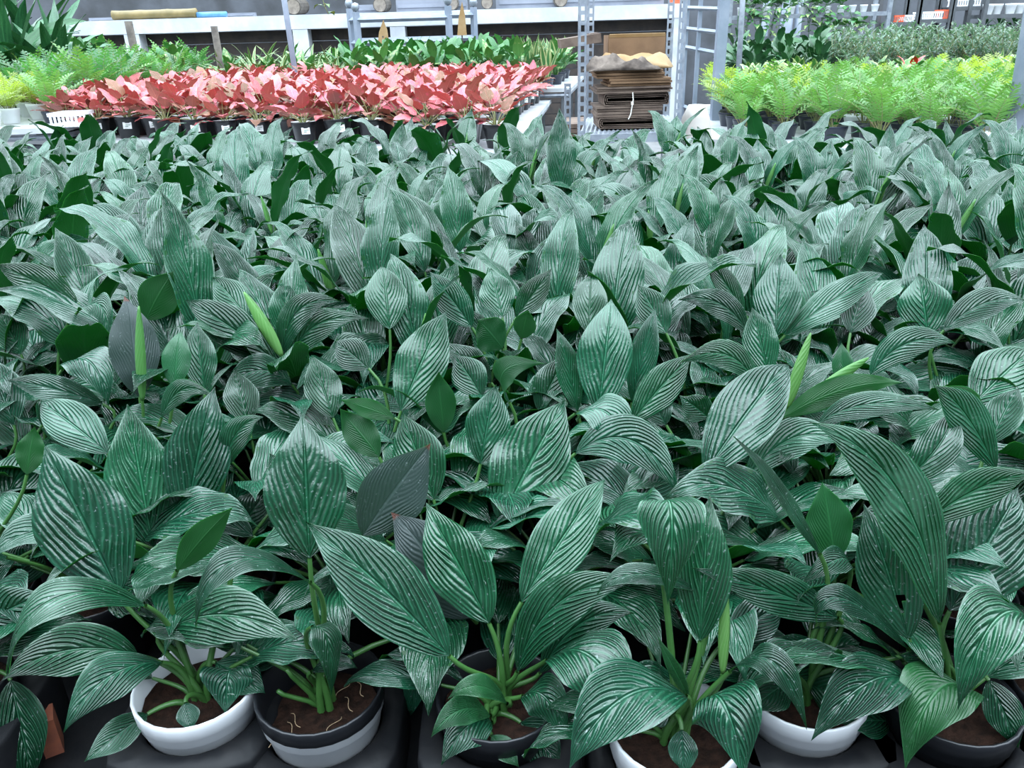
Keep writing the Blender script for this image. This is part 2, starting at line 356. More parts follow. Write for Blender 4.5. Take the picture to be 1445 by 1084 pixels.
# ------------------------------------------------------------------ peace lilies: procedural plants
def lily_leaf(q, az, elev0, bend, pet, L, W, seed, top='lily', z0=POT_H * .76, r0_=.008):
    rad = V((math.cos(az), math.sin(az), 0)); Z = V((0, 0, 1)); side = V((-math.sin(az), math.cos(az), 0))
    a = rad * r0_ + V((0, 0, z0))
    d1 = rad * math.cos(elev0) + Z * math.sin(elev0)
    pe = a + (rad * math.cos(elev0 + .25) + Z * math.sin(elev0 + .25)) * pet
    P0 = bez(a, a + Z * pet * .4, pe - d1 * pet * .3, pe, 6)
    nv = 16; P = [pe]; e = elev0; tw = q.uniform(-.5, .5)
    for i in range(nv):
        t = (i + .5) / nv; e = elev0 - bend * t ** 1.25
        dd = rad * math.cos(e) + Z * math.sin(e) + side * tw * .35 * t
        P.append(P[-1] + dd.normalized() * (L / nv))
    N = (rad * -math.sin(elev0) + Z * math.cos(elev0) + side * q.uniform(-.45, .45)).normalized()
    m = MB()
    m.tube(P0, [.0038, .0036, .003, .0026, .0024, .0022, .0019], 'petiole', 5, False)
    blade(m, P, N, W, top, 'lily_under', fold=q.uniform(.12, .4), curl=q.uniform(-.22, .0), wave=q.uniform(.03, .14), seed=seed, droop=q.uniform(0, .13))
    return m
def rolled_leaf(q, az, lean, base_z, L, w_=.007, z0=POT_H * .76):
    rad = V((math.cos(az), math.sin(az), 0)); m = MB()
    b = V((0, 0, z0)); p1 = rad * (.2 * lean * base_z) + V((0, 0, z0 + base_z)); d = (rad * lean + V((0, 0, 1))).normalized()
    m.tube(bez(b, b + V((0, 0, base_z * .5)), p1 - d * base_z * .3, p1, 5), .0028, 'petiole', 5, False)
    P = [p1 + d * (L * i / 12) + rad * (lean * .2 * L * (i / 12) ** 2) for i in range(13)]
    m.tube(P, [w_ * math.sin(PI * min(1, .06 + .93 * (i / 12) ** .8)) ** .8 + .0006 for i in range(13)], 'lily_new', 7, True, .6)
    return m

LILY_LABEL = 'leafy dark green peace lily standing in the thick of the crowded bench'
PROTO = []
def lily_proto(seed):
    q = random.Random(seed)
    root = link('peace_lily', None); tag(root, LILY_LABEL, 'plant', 'peace lilies crowded on the near bench')
    add_pot(root, 'pot_black' if seed % 3 else 'pot_white')
    n = q.randint(12, 15); az = q.uniform(0, 6.3)
    for i in range(n):
        f = i / (n - 1); az += 2.4 + q.uniform(-.3, .3)          # f 0 = young upright centre, 1 = old splayed
        fr_ = max(0, -math.sin(az)); e = math.radians(76 - 42 * f - 12 * fr_ + q.uniform(-18, 14)); bend = math.radians(q.uniform(20, 75) + 30 * f * q.random() + 28 * fr_)
        L = q.uniform(.155, .22) * (1 - .12 * f); W = L * q.uniform(.16, .215); pet = q.uniform(.12, .19) * (1.05 - .35 * f)
        top = 'lily'
        obj('leaf', lily_leaf(q, az, e, bend, pet, L, W, seed * 50 + i, top), root, True)
    if q.random() < .28: obj('rolled_leaf', rolled_leaf(q, q.uniform(0, 6.3), q.uniform(.1, .4), q.uniform(.13, .2), q.uniform(.08, .12)), root, True)
    return root
protos = [lily_proto(100 + i) for i in range(14)]
used = set()

def field():
    sp = .166; n = 0
    for r in range(40):
        yy = 1.185 + r * sp * .95
        if yy > 3.9: break
        k0 = int((-2.7) / sp)
        for c in range(36):
            xx = (k0 + c + .5 * (r % 2)) * sp
            p = V((xx + R.uniform(-.022, .022), yy + R.uniform(-.022, .022), BZ))
            if p.y > 3.16 - .24 * p.x: continue
            x, y = pix(p + V((0, 0, .25)))
            if x < -75 or x > 1520: continue
            i = R.randrange(len(protos)); pr = protos[i]
            o = pr if i not in used else copy_tree(pr); used.add(i)
            s = R.uniform(.96, 1.17)
            o.location = p; o.rotation_euler = (R.uniform(-.05, .05), R.uniform(-.05, .05), R.uniform(-1.3, 1.3)); o.scale = (s, s, s)
            n += 1
    print('FIELD LILIES', n)
field()

# ------------------------------------------------------------------ peace lilies: the nearest rows, leaf by leaf
ZC = BZ + POT_H * .8
CROWNS = {  # row: list of (pixel x of the pot centre, pixel y of the soil)
    1: [(-70, 985), (283, 985), (455, 990), (705, 1000), (950, 1045), (1130, 985), (1335, 1005), (1515, 990)],
    2: [(-20, 852), (135, 848), (318, 842), (480, 846), (622, 850), (790, 840), (975, 848), (1160, 842), (1345, 850), (1500, 846)],
    3: [(-30, 742), (80, 744), (225, 746), (385, 740), (550, 745), (700, 742), (850, 744), (1010, 742), (1165, 746), (1330, 740), (1480, 744)],
    4: [(-20, 664), (105, 668), (250, 664), (395, 668), (540, 664), (690, 668), (830, 664), (960, 668), (1085, 664), (1230, 668), (1335, 664), (1470, 668)],
}
HERO_INFO = {
    (1, 1): ('pot_white', 'peace lily in the plain white pot sunk in the black tray'),
    (1, 2): ('pot_lined', 'peace lily in the white pot with the black rim and bare brown soil'),
    (1, 3): ('pot_black', 'peace lily with small bright leaves at its foot between the pots'),
    (1, 4): ('pot_white', 'peace lily with a glossy drooping leaf and a low white pot rim'),
    (1, 5): ('pot_white', 'peace lily in a white pot half hidden under dark leaves'),
    (3, 2): ('pot_black', 'peace lily with a pale rolled leaf before a dull grey upright leaf'),
    (4, 3): ('pot_black', 'spreading peace lily with one bright rolled leaf leaning out of its centre'),
    (3, 8): ('pot_black', 'peace lily with two pale rolled leaves and a light young leaf'),
    (2, 3): ('pot_black', 'peace lily with a dull grey leaf browned at the tip'),
    (2, 4): ('pot_black', 'peace lily with a wide dull grey leaf behind the front pots'),
    (1, 6): ('pot_black', 'peace lily with a long arching leaf over one with a chewed hole'),
}
# row, base x, y, tip x, y, width, depth of base and tip behind the crown, options
HL = [
 # first row
 (1, 168, 838, 62, 628, 128, .02, .06, {}), (1, 205, 855, 2, 952, 46, -.03, -.10, dict(mid=(75, 846), dm=-.10, roll=40)),
 (1, 196, 925, 0, 962, 74, -.01, -.07, dict(mid=(95, 918), dm=-.04)), (1, 228, 935, 88, 1035, 68, -.02, -.09, dict(mid=(150, 958), dm=-.06)),
 (1, 208, 1008, 118, 1076, 46, -.03, -.08, {}), (1, 228, 893, 418, 904, 84, .0, -.06, dict(mid=(318, 868), dm=-.02)),
 (1, 438, 822, 270, 890, 44, -.02, -.09, dict(mid=(330, 792), dm=-.07, roll=35, x=455)), (1, 250, 805, 330, 714, 46, .0, -.02, dict(side='d')),
 (1, 298, 795, 180, 833, 26, .02, .0, dict(roll=55)), (1, 330, 950, 318, 1010, 78, -.01, -.04, dict(mid=(322, 955), dm=-.02)),
 (1, 305, 935, 375, 978, 60, .0, -.02, {}), (1, 262, 992, 270, 1032, 32, -.03, -.05, {}),
 (1, 437, 788, 428, 584, 118, .0, .05, {}), (1, 441, 885, 468, 986, 42, -.02, -.05, dict(mid=(462, 905), dm=-.035)),
 (1, 440, 948, 506, 944, 26, -.02, -.03, dict(mid=(475, 935), dm=-.03)), (1, 395, 930, 340, 925, 40, .02, .03, {}),
 (1, 634, 926, 431, 736, 106, -.05, -.02, dict(x=705)), (1, 690, 880, 598, 710, 96, .0, .05, dict(x=705)),
 (1, 736, 850, 858, 668, 82, .0, .07, dict(x=705)), (1, 730, 948, 905, 820, 74, -.02, -.05, dict(mid=(790, 850), dm=-.03, x=705)),
 (1, 762, 950, 895, 866, 60, .01, -.02, dict(mid=(820, 880), dm=.0, x=705)), (1, 772, 932, 893, 1046, 108, -.01, -.09, dict(mid=(838, 930), dm=-.05, x=705)),
 (1, 715, 993, 630, 987, 34, -.04, -.07, dict(mid=(675, 968), dm=-.06, top='lily_fresh', x=705)), (1, 692, 1010, 607, 1042, 42, -.03, -.08, dict(mid=(650, 1002), dm=-.06, top='lily_fresh', x=705)),
 (1, 694, 1020, 622, 1082, 66, -.03, -.08, dict(mid=(660, 1025), dm=-.05, x=705)), (1, 694, 1038, 732, 1082, 34, -.04, -.07, dict(top='lily_fresh', x=705)),
 (1, 738, 982, 800, 1046, 64, -.02, -.06, dict(mid=(770, 985), dm=-.04, x=705)), (1, 735, 1020, 790, 1078, 76, -.02, -.06, dict(x=705)),
 (1, 600, 915, 575, 1020, 36, .05, .02, dict(x=455)),
 (1, 935, 712, 942, 856, 92, -.01, -.06, dict(mid=(948, 730), dm=-.05)), (1, 988, 905, 1000, 698, 78, .0, .05, {}),
 (1, 968, 982, 800, 1088, 112, -.02, -.09, dict(mid=(880, 985), dm=-.06)), (1, 1000, 985, 1052, 1100, 108, -.02, -.08, dict(mid=(1025, 1000), dm=-.05)),
 (1, 1030, 948, 1140, 1032, 46, -.01, -.06, dict(mid=(1092, 935), dm=-.04)), (1, 955, 980, 872, 1032, 84, .01, -.03, dict(mid=(915, 985), dm=-.01)),
 (1, 972, 985, 928, 900, 20, -.01, -.01, dict(top='lily_fresh')), (1, 1020, 950, 1024, 818, 15, .0, .02, dict(new=1)),
 (1, 962, 1030, 966, 1095, 42, -.03, -.05, {}), (1, 950, 960, 870, 955, 46, .02, .0, {}),
 (1, 985, 835, 840, 838, 30, .02, .0, dict(mid=(900, 810), dm=.0, roll=35)),
 (1, 1030, 900, 1110, 850, 60, .04, .06, {}), (1, 1182, 872, 985, 803, 62, .0, -.04, dict(x=1130)),
 (1, 1040, 900, 1135, 925, 52, .03, .0, dict(x=1130)), (1, 1178, 795, 1160, 680, 66, .03, .05, dict(side='d', x=1130)),
 (1, 1157, 782, 1040, 614, 24, .0, .0, dict(roll=55, x=1130)), (1, 1282, 916, 1146, 880, 36, -.03, -.06, dict(mid=(1190, 845), dm=-.06, roll=30, x=1130)),
 (1, 1200, 800, 1128, 826, 40, .02, .0, dict(mid=(1180, 790), dm=.01, x=1130)),
 (1, 1288, 962, 1144, 1046, 84, -.02, -.08, dict(mid=(1222, 965), dm=-.05)), (1, 1376, 985, 1276, 1088, 98, -.02, -.08, dict(mid=(1322, 975), dm=-.05, top='lily_fresh')),
 (1, 1462, 885, 1350, 1006, 100, -.02, -.09, dict(mid=(1405, 875), dm=-.06)), (1, 1326, 880, 1146, 596, 84, -.02, -.03, dict(mid=(1270, 698), dm=-.03, roll=25)),
 (1, 1282, 902, 1220, 712, 86, .0, .05, dict(hole=1)), (1, 1340, 862, 1445, 684, 128, .02, .07, {}),
 (1, 1300, 742, 1460, 668, 58, .05, .0, dict(mid=(1380, 690), dm=.03)), (1, 1395, 960, 1440, 1060, 50, -.01, -.05, {}),
 (1, 1330, 935, 1270, 925, 40, .0, -.01, {}), (1, 1260, 1020, 1190, 1020, 50, .0, -.03, {}),
 (1, 1180, 945, 1050, 915, 66, .02, -.02, dict(x=1130)), (1, 1140, 965, 1232, 1006, 76, .0, -.05, dict(x=1130)), (1, 1118, 958, 1058, 1002, 56, -.02, -.06, dict(x=1130)), (1, 1150, 930, 1215, 905, 70, .02, .02, dict(x=1130)),
 (1, 15, 960, 48, 1110, 66, .0, -.05, dict(x=-70)), (1, -20, 880, 60, 840, 80, .0, .0, dict(x=-70)),
 # second row
 (2, 216, 772, 180, 570, 92, -.02, .04, dict(x=135)), (2, 262, 738, 302, 546, 90, .0, .05, dict(x=318)), (2, 152, 640, 46, 560, 62, .03, .06, dict(x=135)),
 (2, 38, 670, 50, 602, 38, .0, .02, dict(side='d', top='lily_fresh')), (2, 318, 662, 372, 589, 40, .03, .04, dict(mid=(335, 610), dm=.03)),
 (2, 512, 756, 608, 626, 96, -.09, -.06, dict(top='lily_grey')), (2, 668, 872, 556, 722, 112, -.11, -.09, dict(top='lily_grey')),
 (2, 706, 738, 800, 561, 112, .0, .06, dict(x=790)), (2, 612, 705, 566, 582, 76, .02, .06, {}), (2, 556, 590, 478, 564, 28, .08, .06, dict(side='d')),
 (2, 535, 645, 478, 578, 48, .05, .06, dict(side='d')), (2, 812, 584, 880, 650, 62, .06, .01, dict(mid=(860, 585), dm=.03)),
 (2, 812, 640, 960, 702, 70, .02, -.04, dict(mid=(892, 622), dm=.0)), (2, 678, 655, 700, 542, 64, .04, .07, {}),
 (2, 995, 668, 1121, 500, 94, .0, .07, {}), (2, 1052, 678, 1192, 628, 60, .02, .0, dict(mid=(1120, 618), dm=.02)),
 (2, 1406, 664, 1320, 546, 56, .03, .02, dict(mid=(1362, 585), dm=.03)), (2, 1272, 682, 1348, 573, 58, .02, .05, dict(mid=(1325, 628), dm=.02)),
 (2, 1396, 626, 1438, 543, 54, .06, .09, {}), (2, 330, 760, 380, 690, 60, .04, .07, {}), (2, 730, 800, 640, 750, 70, .02, .03, {}),
 (2, 900, 790, 880, 720, 70, .03, .06, {}), (2, 560, 860, 500, 800, 60, .02, .03, {}), (2, 905, 845, 975, 790, 60, .02, .04, {}),
 (2, 1100, 800, 1060, 700, 70, .02, .05, {}), (2, 60, 760, 0, 690, 60, .0, .03, {}), (2, 20, 830, 48, 760, 60, .0, .02, {}),
 (2, 1000, 790, 1045, 690, 74, .02, .06, {}), (2, 430, 720, 380, 640, 62, .04, .08, {}), (2, 890, 720, 960, 650, 66, .04, .07, {}),
 # third row
 (3, 197, 560, 180, 414, 70, .02, .07, dict(top='lily_grey')), (3, 201, 565, 196, 432, 14, -.01, .0, dict(new=1)), (3, 246, 548, 254, 464, 40, .0, .03, dict(top='lily_fresh')),
 (3, 289, 552, 275, 452, 50, .0, .04, {}), (3, 88, 522, 154, 574, 64, .02, -.02, dict(mid=(126, 510), dm=.0)), (3, 145, 570, 6, 536, 42, .0, .0, {}),
 (3, 228, 590, 301, 561, 32, -.03, -.05, dict(mid=(258, 550), dm=-.04)), (3, 566, 580, 630, 436, 74, .0, .06, {}), (3, 845, 582, 865, 416, 80, .0, .06, {}),
 (3, 892, 568, 925, 430, 42, .03, .07, {}), (3, 892, 595, 980, 498, 54, .0, .03, {}), (3, 815, 580, 788, 462, 36, .02, .05, {}), (3, 719, 568, 770, 513, 40, -.02, -.04, dict(mid=(712, 524), dm=-.03, side='d')),
 (3, 626, 610, 617, 522, 44, -.01, .0, dict(side='d')), (3, 1084, 530, 1061, 433, 52, .02, .06, {}), (3, 1067, 542, 958, 514, 44, .0, -.02, dict(mid=(1022, 500), dm=.0)),
 (3, 1111, 576, 1144, 470, 16, .0, .02, dict(new=1)), (3, 1141, 566, 1226, 505, 19, .0, .0, dict(new=1)), (3, 1192, 546, 1187, 483, 30, .0, .02, dict(top='lily_fresh')),
 (3, 1104, 590, 1274, 540, 42, -.01, -.03, dict(mid=(1190, 550), dm=-.02, side='d')), (3, 1155, 597, 1328, 578, 38, -.04, -.05, dict(mid=(1230, 570), dm=-.05)),
 (3, 1228, 530, 1351, 485, 48, .03, .03, dict(mid=(1282, 484), dm=.03)), (3, 1373, 570, 1462, 488, 82, .02, .06, {}), (3, 1386, 577, 1324, 544, 30, -.02, -.02, dict(side='d')),
 (3, 470, 590, 440, 500, 54, .02, .06, {}), (3, 350, 600, 330, 520, 50, .0, .05, {}), (3, 20, 600, -20, 500, 60, .0, .04, {}), (3, 60, 600, 100, 560, 52, .0, .02, {}),
 (3, 940, 600, 905, 540, 50, .0, .03, {}), (3, 760, 580, 800, 500, 52, .02, .05, {}), (3, 520, 520, 470, 480, 50, .04, .06, {}), (3, 680, 560, 640, 500, 52, .03, .06, {}),
 (3, 1000, 590, 960, 560, 46, .0, .0, {}), (3, 1330, 620, 1400, 600, 40, .0, -.02, {}),
 # fourth row
 (4, 389, 510, 256, 420, 62, .0, .0, {}), (4, 397, 502, 344, 412, 18, -.02, -.01, dict(new=1)), (4, 398, 507, 482, 426, 42, .0, .01, dict(mid=(422, 438), dm=.0)),
 (4, 407, 517, 520, 450, 46, .0, .0, dict(mid=(445, 460), dm=.0)), (4, 412, 543, 313, 550, 50, -.03, -.07, dict(mid=(365, 523), dm=-.05)),
 (4, 352, 452, 300, 391, 50, .03, .07, {}), (4, 405, 480, 402, 392, 52, .03, .07, {}), (4, 110, 440, 150, 481, 40, .0, -.04, dict(mid=(142, 432), dm=-.02)),
 (4, 110, 428, -8, 372, 54, .03, .03, {}), (4, 206, 452, 246, 382, 56, .0, .0, dict(side='d')), (4, 709, 492, 672, 450, 54, -.02, -.04, dict(side='d')), (4, 736, 478, 746, 437, 34, -.02, -.02, dict(side='d')),
 (4, 693, 540, 626, 483, 46, -.02, .0, {}), (4, 666, 462, 606, 382, 48, .03, .05, {}), (4, 709, 448, 692, 376, 52, .03, .07, {}), (4, 729, 448, 780, 379, 40, .03, .05, {}),
 (4, 550, 465, 540, 370, 60, .02, .07, {}), (4, 1094, 476, 1101, 356, 68, .0, .06, {}), (4, 1108, 473, 1256, 376, 46, .0, .02, {}), (4, 1050, 442, 993, 358, 32, .02, .05, {}),
 (4, 1057, 472, 956, 424, 40, .0, .0, dict(mid=(1014, 428), dm=.0)), (4, 1309, 473, 1296, 386, 72, .02, .06, {}), (4, 1332, 466, 1450, 424, 46, .0, .0, dict(mid=(1390, 428), dm=.0)),
 (4, 830, 470, 835, 380, 50, .0, .05, {}), (4, 940, 470, 900, 400, 50, .0, .04, {}), (4, 270, 470, 290, 400, 50, .0, .05, {}), (4, 30, 500, 0, 440, 46, .0, .02, {}), (4, 1200, 470, 1220, 400, 52, .0, .05, {}),
]

def hero_leaf(o, crown):
    row, bx, by, tx, ty, wpx, db, dt, op = o
    Y = crown.y; B = at(bx, by, Y + db); T = at(tx, ty, Y + dt)
    view = (CAM - (B + T) / 2).normalized(); side = op.get('side', 'u')
    ax = (T - B).normalized(); Nf = (view - ax * view.dot(ax)).normalized()
    N = (Nf if side == 'u' else -Nf)
    sgn = 1 if bx <= tx else -1
    N = (Matrix.Rotation(math.radians(op.get('roll', R.uniform(-14, 14))), 3, ax) @ N).normalized()
    L = (T - B).length
    if 'mid' in op: M = at(op['mid'][0], op['mid'][1], Y + op['dm']); K = M * 2 - (B + T) * .5
    else: K = (B + T) * .5 + (V((0, 0, 1)) * .6 + Nf * .5) * (L * R.uniform(.05, .14))
    nv = 22; P = [B * (1 - t) ** 2 + K * 2 * t * (1 - t) + T * t * t for t in [i / nv for i in range(nv + 1)]]
    depth = ((B + T) / 2 - CAM).dot(fw); vis = max(.45, abs(N.dot(Nf)))
    W = wpx * depth / FPX / 2 / vis
    c = V((crown.x + R.uniform(-.012, .012), crown.y + R.uniform(-.01, .01), ZC - .004))
    d0 = (P[1] - P[0]).normalized(); pl = (B - c).length
    pts = bez(c, c + V((0, 0, 1)) * pl * .45, B - d0 * pl * .3, B, 10)
    r1 = .0026 if row > 1 else .0029
    pm = MB(); pm.tube([p - crown for p in pts], [r1 * (1.35 - .06 * i) * (1.0 if i > 0 else 1.1) for i in range(11)], 'petiole', 7, False)
    lm = MB(); P = [p - crown for p in P]
    if op.get('new'):
        lm.tube(P, [W * math.sin(PI * min(1, .07 + .92 * (i / nv) ** .85)) ** .75 + .0005 for i in range(nv + 1)], 'lily_new', 8, True, .55)
        return lm, pm, 'rolled_leaf'
    top = op.get('top', 'lily'); big = wpx > 60
    Tm = (P[16] - P[12]).normalized(); S0 = Tm.cross(N).normalized()
    hole = {(4, 6), (5, 6), (6, 6), (6, 7)} if op.get('hole') else ()
    blade(lm, P, N, W, top, 'lily_under', S0=S0, droop=R.uniform(.0, .16) if 'mid' not in op else .02, hole=hole, fold=R.uniform(.10, .28), curl=R.uniform(-.2, -.04), wave=R.uniform(.03, .09), nu=12 if row < 3 else 8, seed=R.randrange(9999), ncyc=R.choice((2, 3)))
    return lm, pm, 'leaf'

def heroes():
    plants = {}
    for row, cs in CROWNS.items():
        for k, (x, y) in enumerate(cs):
            p = on(x, y, ZC); base = V((p.x, p.y, BZ))
            kind, lab = HERO_INFO.get((row, k), ('pot_black', None))
            root = link('peace_lily', None, None, base)
            if lab: tag(root, lab, 'plant')
            else: tag(root, 'broad leaved peace lily packed close behind the front pots' if row > 1 else 'peace lily cut off at the end of the front pots', 'plant', 'peace lilies just behind the front pots' if row > 1 else 'peace lilies at the ends of the front pots')
            add_pot(root, kind, low=(kind == 'pot_lined'))
            plants[(row, k)] = (root, base)
            # low filler leaves, kept under the drawn ones
            nf = {1: 6, 2: 16, 3: 15, 4: 15}[row]; a0 = R.uniform(0, 6)
            for i in range(nf):
                e = math.radians(R.uniform(*((18, 42) if row == 1 else (22, 54) if row == 2 else (30, 60)))); L = R.uniform(.12, .165) if row > 1 else R.uniform(.09, .125)
                az_ = a0 + i * 2.4 + R.uniform(-.3, .3) if row > 1 else R.uniform(-.3, PI + .3)
                lm = lily_leaf(R, az_, e, math.radians(R.uniform(35, 75)), R.uniform(.05, .125) + .012 * row - (.02 if row == 1 else 0), L, L * R.uniform(.20, .245), R.randrange(9999))
                obj('leaf', lm, root, True)
    for o in HL:
        row = o[0]; ref = o[8].get('x', o[1]); cs = CROWNS[row]
        k = min(range(len(cs)), key=lambda i: abs(cs[i][0] - ref))
        root, base = plants[(row, k)]
        lm, pm, nm = hero_leaf(o, base)
        lf = obj(nm, lm, root, True); obj('petiole', pm, lf, True)
    # roots lying on the bare soil and short cut stalks of the black rimmed pot
    root, base = plants[(1, 2)]
    for i in range(7):
        a = R.uniform(0, 6.3); r_ = R.uniform(.015, .045); p = V((r_ * math.cos(a), r_ * math.sin(a), POT_H * .66 + .005)); d = V((R.uniform(-1, 1), R.uniform(-1, 1), 0)).normalized() * .016
        m = MB(); m.tube(bez(p, p + d * .4 + V((-d.y, d.x, .004)) * .5, p + d * .9 - V((-d.y, d.x, -.002)) * .5, p + d * 1.5, 8), .0004, 'root', 4); obj('root', m, root, True)
    for tx, ty in ((392, 975), (405, 945)):
        m = MB(); a = V((0, 0, POT_H * .66)); b = at(tx, ty, base.y - .015) - base
        m.tube(bez(a, a + V((0, 0, .02)), b - V((0, 0, .01)), b, 5), [.003, .003, .0028, .0026, .0024, .0022], 'petiole', 6); obj('stalk', m, root, True)
heroes()

# black carry trays round the front pots
def cell(m, c, r, half, z1, z0):
    n = 24; vs = []
    for j in range(n):
        a = 2 * PI * j / n; ca, sa = math.cos(a), math.sin(a)
        k = 1 / (abs(ca) ** 5 + abs(sa) ** 5) ** (1 / 5)
        for rr, zz in ((half * k, z0), (half * k, z1 - .006), (half * k * .97, z1), (r + .006, z1), (r, z1 - .005), (r - .004, z0)): vs.append(c + V((rr * ca, rr * sa, zz)))
    fs = [(j * 6 + i, ((j + 1) % n) * 6 + i, ((j + 1) % n) * 6 + i + 1, j * 6 + i + 1) for j in range(n) for i in range(5)]
    m.add(vs, fs, 'tray')
groups = [((1, 0),), ((1, 1),), ((1, 2),), ((1, 3),), ((1, 4),), ((1, 5),), ((1, 6),), ((1, 7),)]
TL = {1: 'black plastic carry tray around the plain white pot', 2: 'black plastic carry tray around the black rimmed pot', 3: 'black plastic carry tray under the small bright lily leaves',
      4: 'black plastic carry tray around the low white pot rim', 5: 'black plastic carry tray around the half hidden white pot'}
for g in groups:
    row, k = g[0]; p = on(CROWNS[row][k][0], CROWNS[row][k][1], ZC); m = MB(); cell(m, V(), .0615, .084, .066 if k == 2 else .078, .001)
    m.box((0, -.088, .037), (.10, .012, .06), 'tray')
    o = obj('carry_tray', m, None, True, (p.x, p.y, BZ))
    tag(o, TL.get(k, 'black plastic carry tray at the end of the front pots'), 'tray', None if k in TL else 'carry trays at the ends')
# two terracotta bricks in the gap beside the front pot
for (x, y, a, lab) in ((46, 1035, .5, 'terracotta brick standing in the gap beside the white pot'), (30, 1000, 1.2, 'terracotta brick lying behind the other brick in the gap')):
    p = on(x, y, BZ + .03); m = MB(); m.box((0, 0, .025), (.05, .028, .05), 'brick', rz=a); tag(obj('brick', m, None, False, (p.x, p.y, BZ)), lab, 'brick')

# ------------------------------------------------------------------ other plants
def gleaf(q, az, e0, bend, pet, L, W, prof, top, under, z0=.1, r_=.01, petmat='petiole', nv=8, nu=4, fold=.2, curl=-.1, wave=.08, pr=.003, twist=.4):
    rad = V((math.cos(az), math.sin(az), 0)); Z = V((0, 0, 1)); side = V((-math.sin(az), math.cos(az), 0))
    a = rad * r_ + Z * z0; d1 = rad * math.cos(e0) + Z * math.sin(e0); m = MB(); pe = a
    if pet > 0:
        pe = a + (rad * math.cos(e0 + .2) + Z * math.sin(e0 + .2)) * pet
        m.tube(bez(a, a + Z * pet * .35, pe - d1 * pet * .3, pe, 4), [pr * 1.2, pr * 1.1, pr, pr * .9, pr * .7], petmat, 5, False)
    P = [pe]; tw = q.uniform(-twist, twist)
    for i in range(nv):
        t = (i + .5) / nv; e = e0 - bend * t ** 1.2
        P.append(P[-1] + (rad * math.cos(e) + Z * math.sin(e) + side * tw * t).normalized() * (L / nv))
    N = (rad * -math.sin(e0) + Z * math.cos(e0) + side * q.uniform(-twist, twist)).normalized()
    blade(m, P, N, W, top, under, prof, fold, curl, wave, nu=nu, seed=q.randrange(9999)); return m

def frond(q, az, e0, bend, L, pl, top, z0=.09, n=11, r_=.01):
    rad = V((math.cos(az), math.sin(az), 0)); Z = V((0, 0, 1)); side = V((-math.sin(az), math.cos(az), 0)); m = MB()
    P = [rad * r_ + Z * z0]; tw = q.uniform(-.25, .25); k = n + 5
    for i in range(k):
        t = (i + .5) / k; e = e0 - bend * t ** 1.4; P.append(P[-1] + (rad * math.cos(e) + Z * math.sin(e) + side * tw * t).normalized() * (L / k))
    m.tube(P, [.0026 * (1 - .75 * i / k) for i in range(k + 1)], 'petiole_far', 4, False)
    for i in range(4, k + 1):
        t = (i - 4) / (k - 4); T = (P[min(i + 1, k)] - P[i - 1]).normalized(); S = T.cross(Z); S = S.normalized() if S.length > .05 else side; n_ = S.cross(T).normalized()
        ln = pl * (math.sin(PI * min(1, .22 + .78 * t)) ** .8 * .95 + .06) ; wd = L / k * .37
        for s_ in (-1, 1):
            d = (S * s_ + T * (.28 + .45 * t) + n_ * q.uniform(.05, .3)).normalized(); a = P[i]; w_ = d.cross(n_).normalized() * wd
            dn = Z * -ln * .12
            m.add([a - w_ * .4, a + w_ * .4, a + d * ln * .5 + w_ * .9, a + d * ln * .5 - w_ * .9, a + d * ln + dn], [(0, 1, 2, 3), (3, 2, 4)], top, [(0, 0), (1, 0), (1, .5), (0, .5), (.5, 1)])
    return m

ME['pot_cal'] = pot_mb(.078, .058, .135, 'black_pot', 'white_pot').mesh('black_pot')
ME['soil_cal'] = soil_mb(.068, .11, 5).mesh('soil')
ME['pot_fern_w'] = pot_mb(.072, .052, .10, 'white_pot', 'white_pot').mesh('white_pot')
ME['pot_fern_d'] = pot_mb(.076, .058, .085, 'navy_pot', 'black_pot').mesh('dark_pot')
ME['soil_fern'] = soil_mb(.063, .066, 6).mesh('soil')
lm = MB(); lm.box((0, 0, 0), (.052, .0012, .04), 'label'); lm.box((.004, -.001, .004), (.03, .001, .004), 'ink'); lm.box((-.004, -.001, -.006), (.018, .001, .004), 'ink'); ME['pot_label'] = lm.mesh('label', False)

def caladium(seed):
    q = random.Random(seed); root = link('pink_aglaonema', None)
    link('pot', ME['pot_cal'], root); link('soil', ME['soil_cal'], root); az = q.uniform(0, 6)
    for i in range(13):
        f = i / 12; az += 2.4 + q.uniform(-.3, .3); L = q.uniform(.12, .165)
        top = 'pink' if q.random() > .15 + .45 * f * f else 'pink_old'
        obj('leaf', gleaf(q, az, math.radians(58 - 42 * f + q.uniform(-14, 14)), math.radians(q.uniform(15, 60)), q.uniform(.10, .16) * (1.15 - .6 * f), L, L * q.uniform(.28, .36), heart_profile, top, 'pink_under', .11, petmat='petiole_far'), root, True)
    return root
def fern(seed, top='fern', pot='pot_fern_d', L=(.24, .36), n=10, pl=.07, name='sword_fern'):
    q = random.Random(seed); root = link(name, None)
    link('pot', ME[pot], root); link('soil', ME['soil_fern'], root); az = q.uniform(0, 6)
    for i in range(n):
        f = i / (n - 1); az += 2.4 + q.uniform(-.3, .3)
        obj('frond', frond(q, az, math.radians(86 - 28 * f + q.uniform(-6, 6)), math.radians(q.uniform(20, 55) + 22 * f), q.uniform(*L), pl * q.uniform(.85, 1.15), top, .066), root, True)
    return root
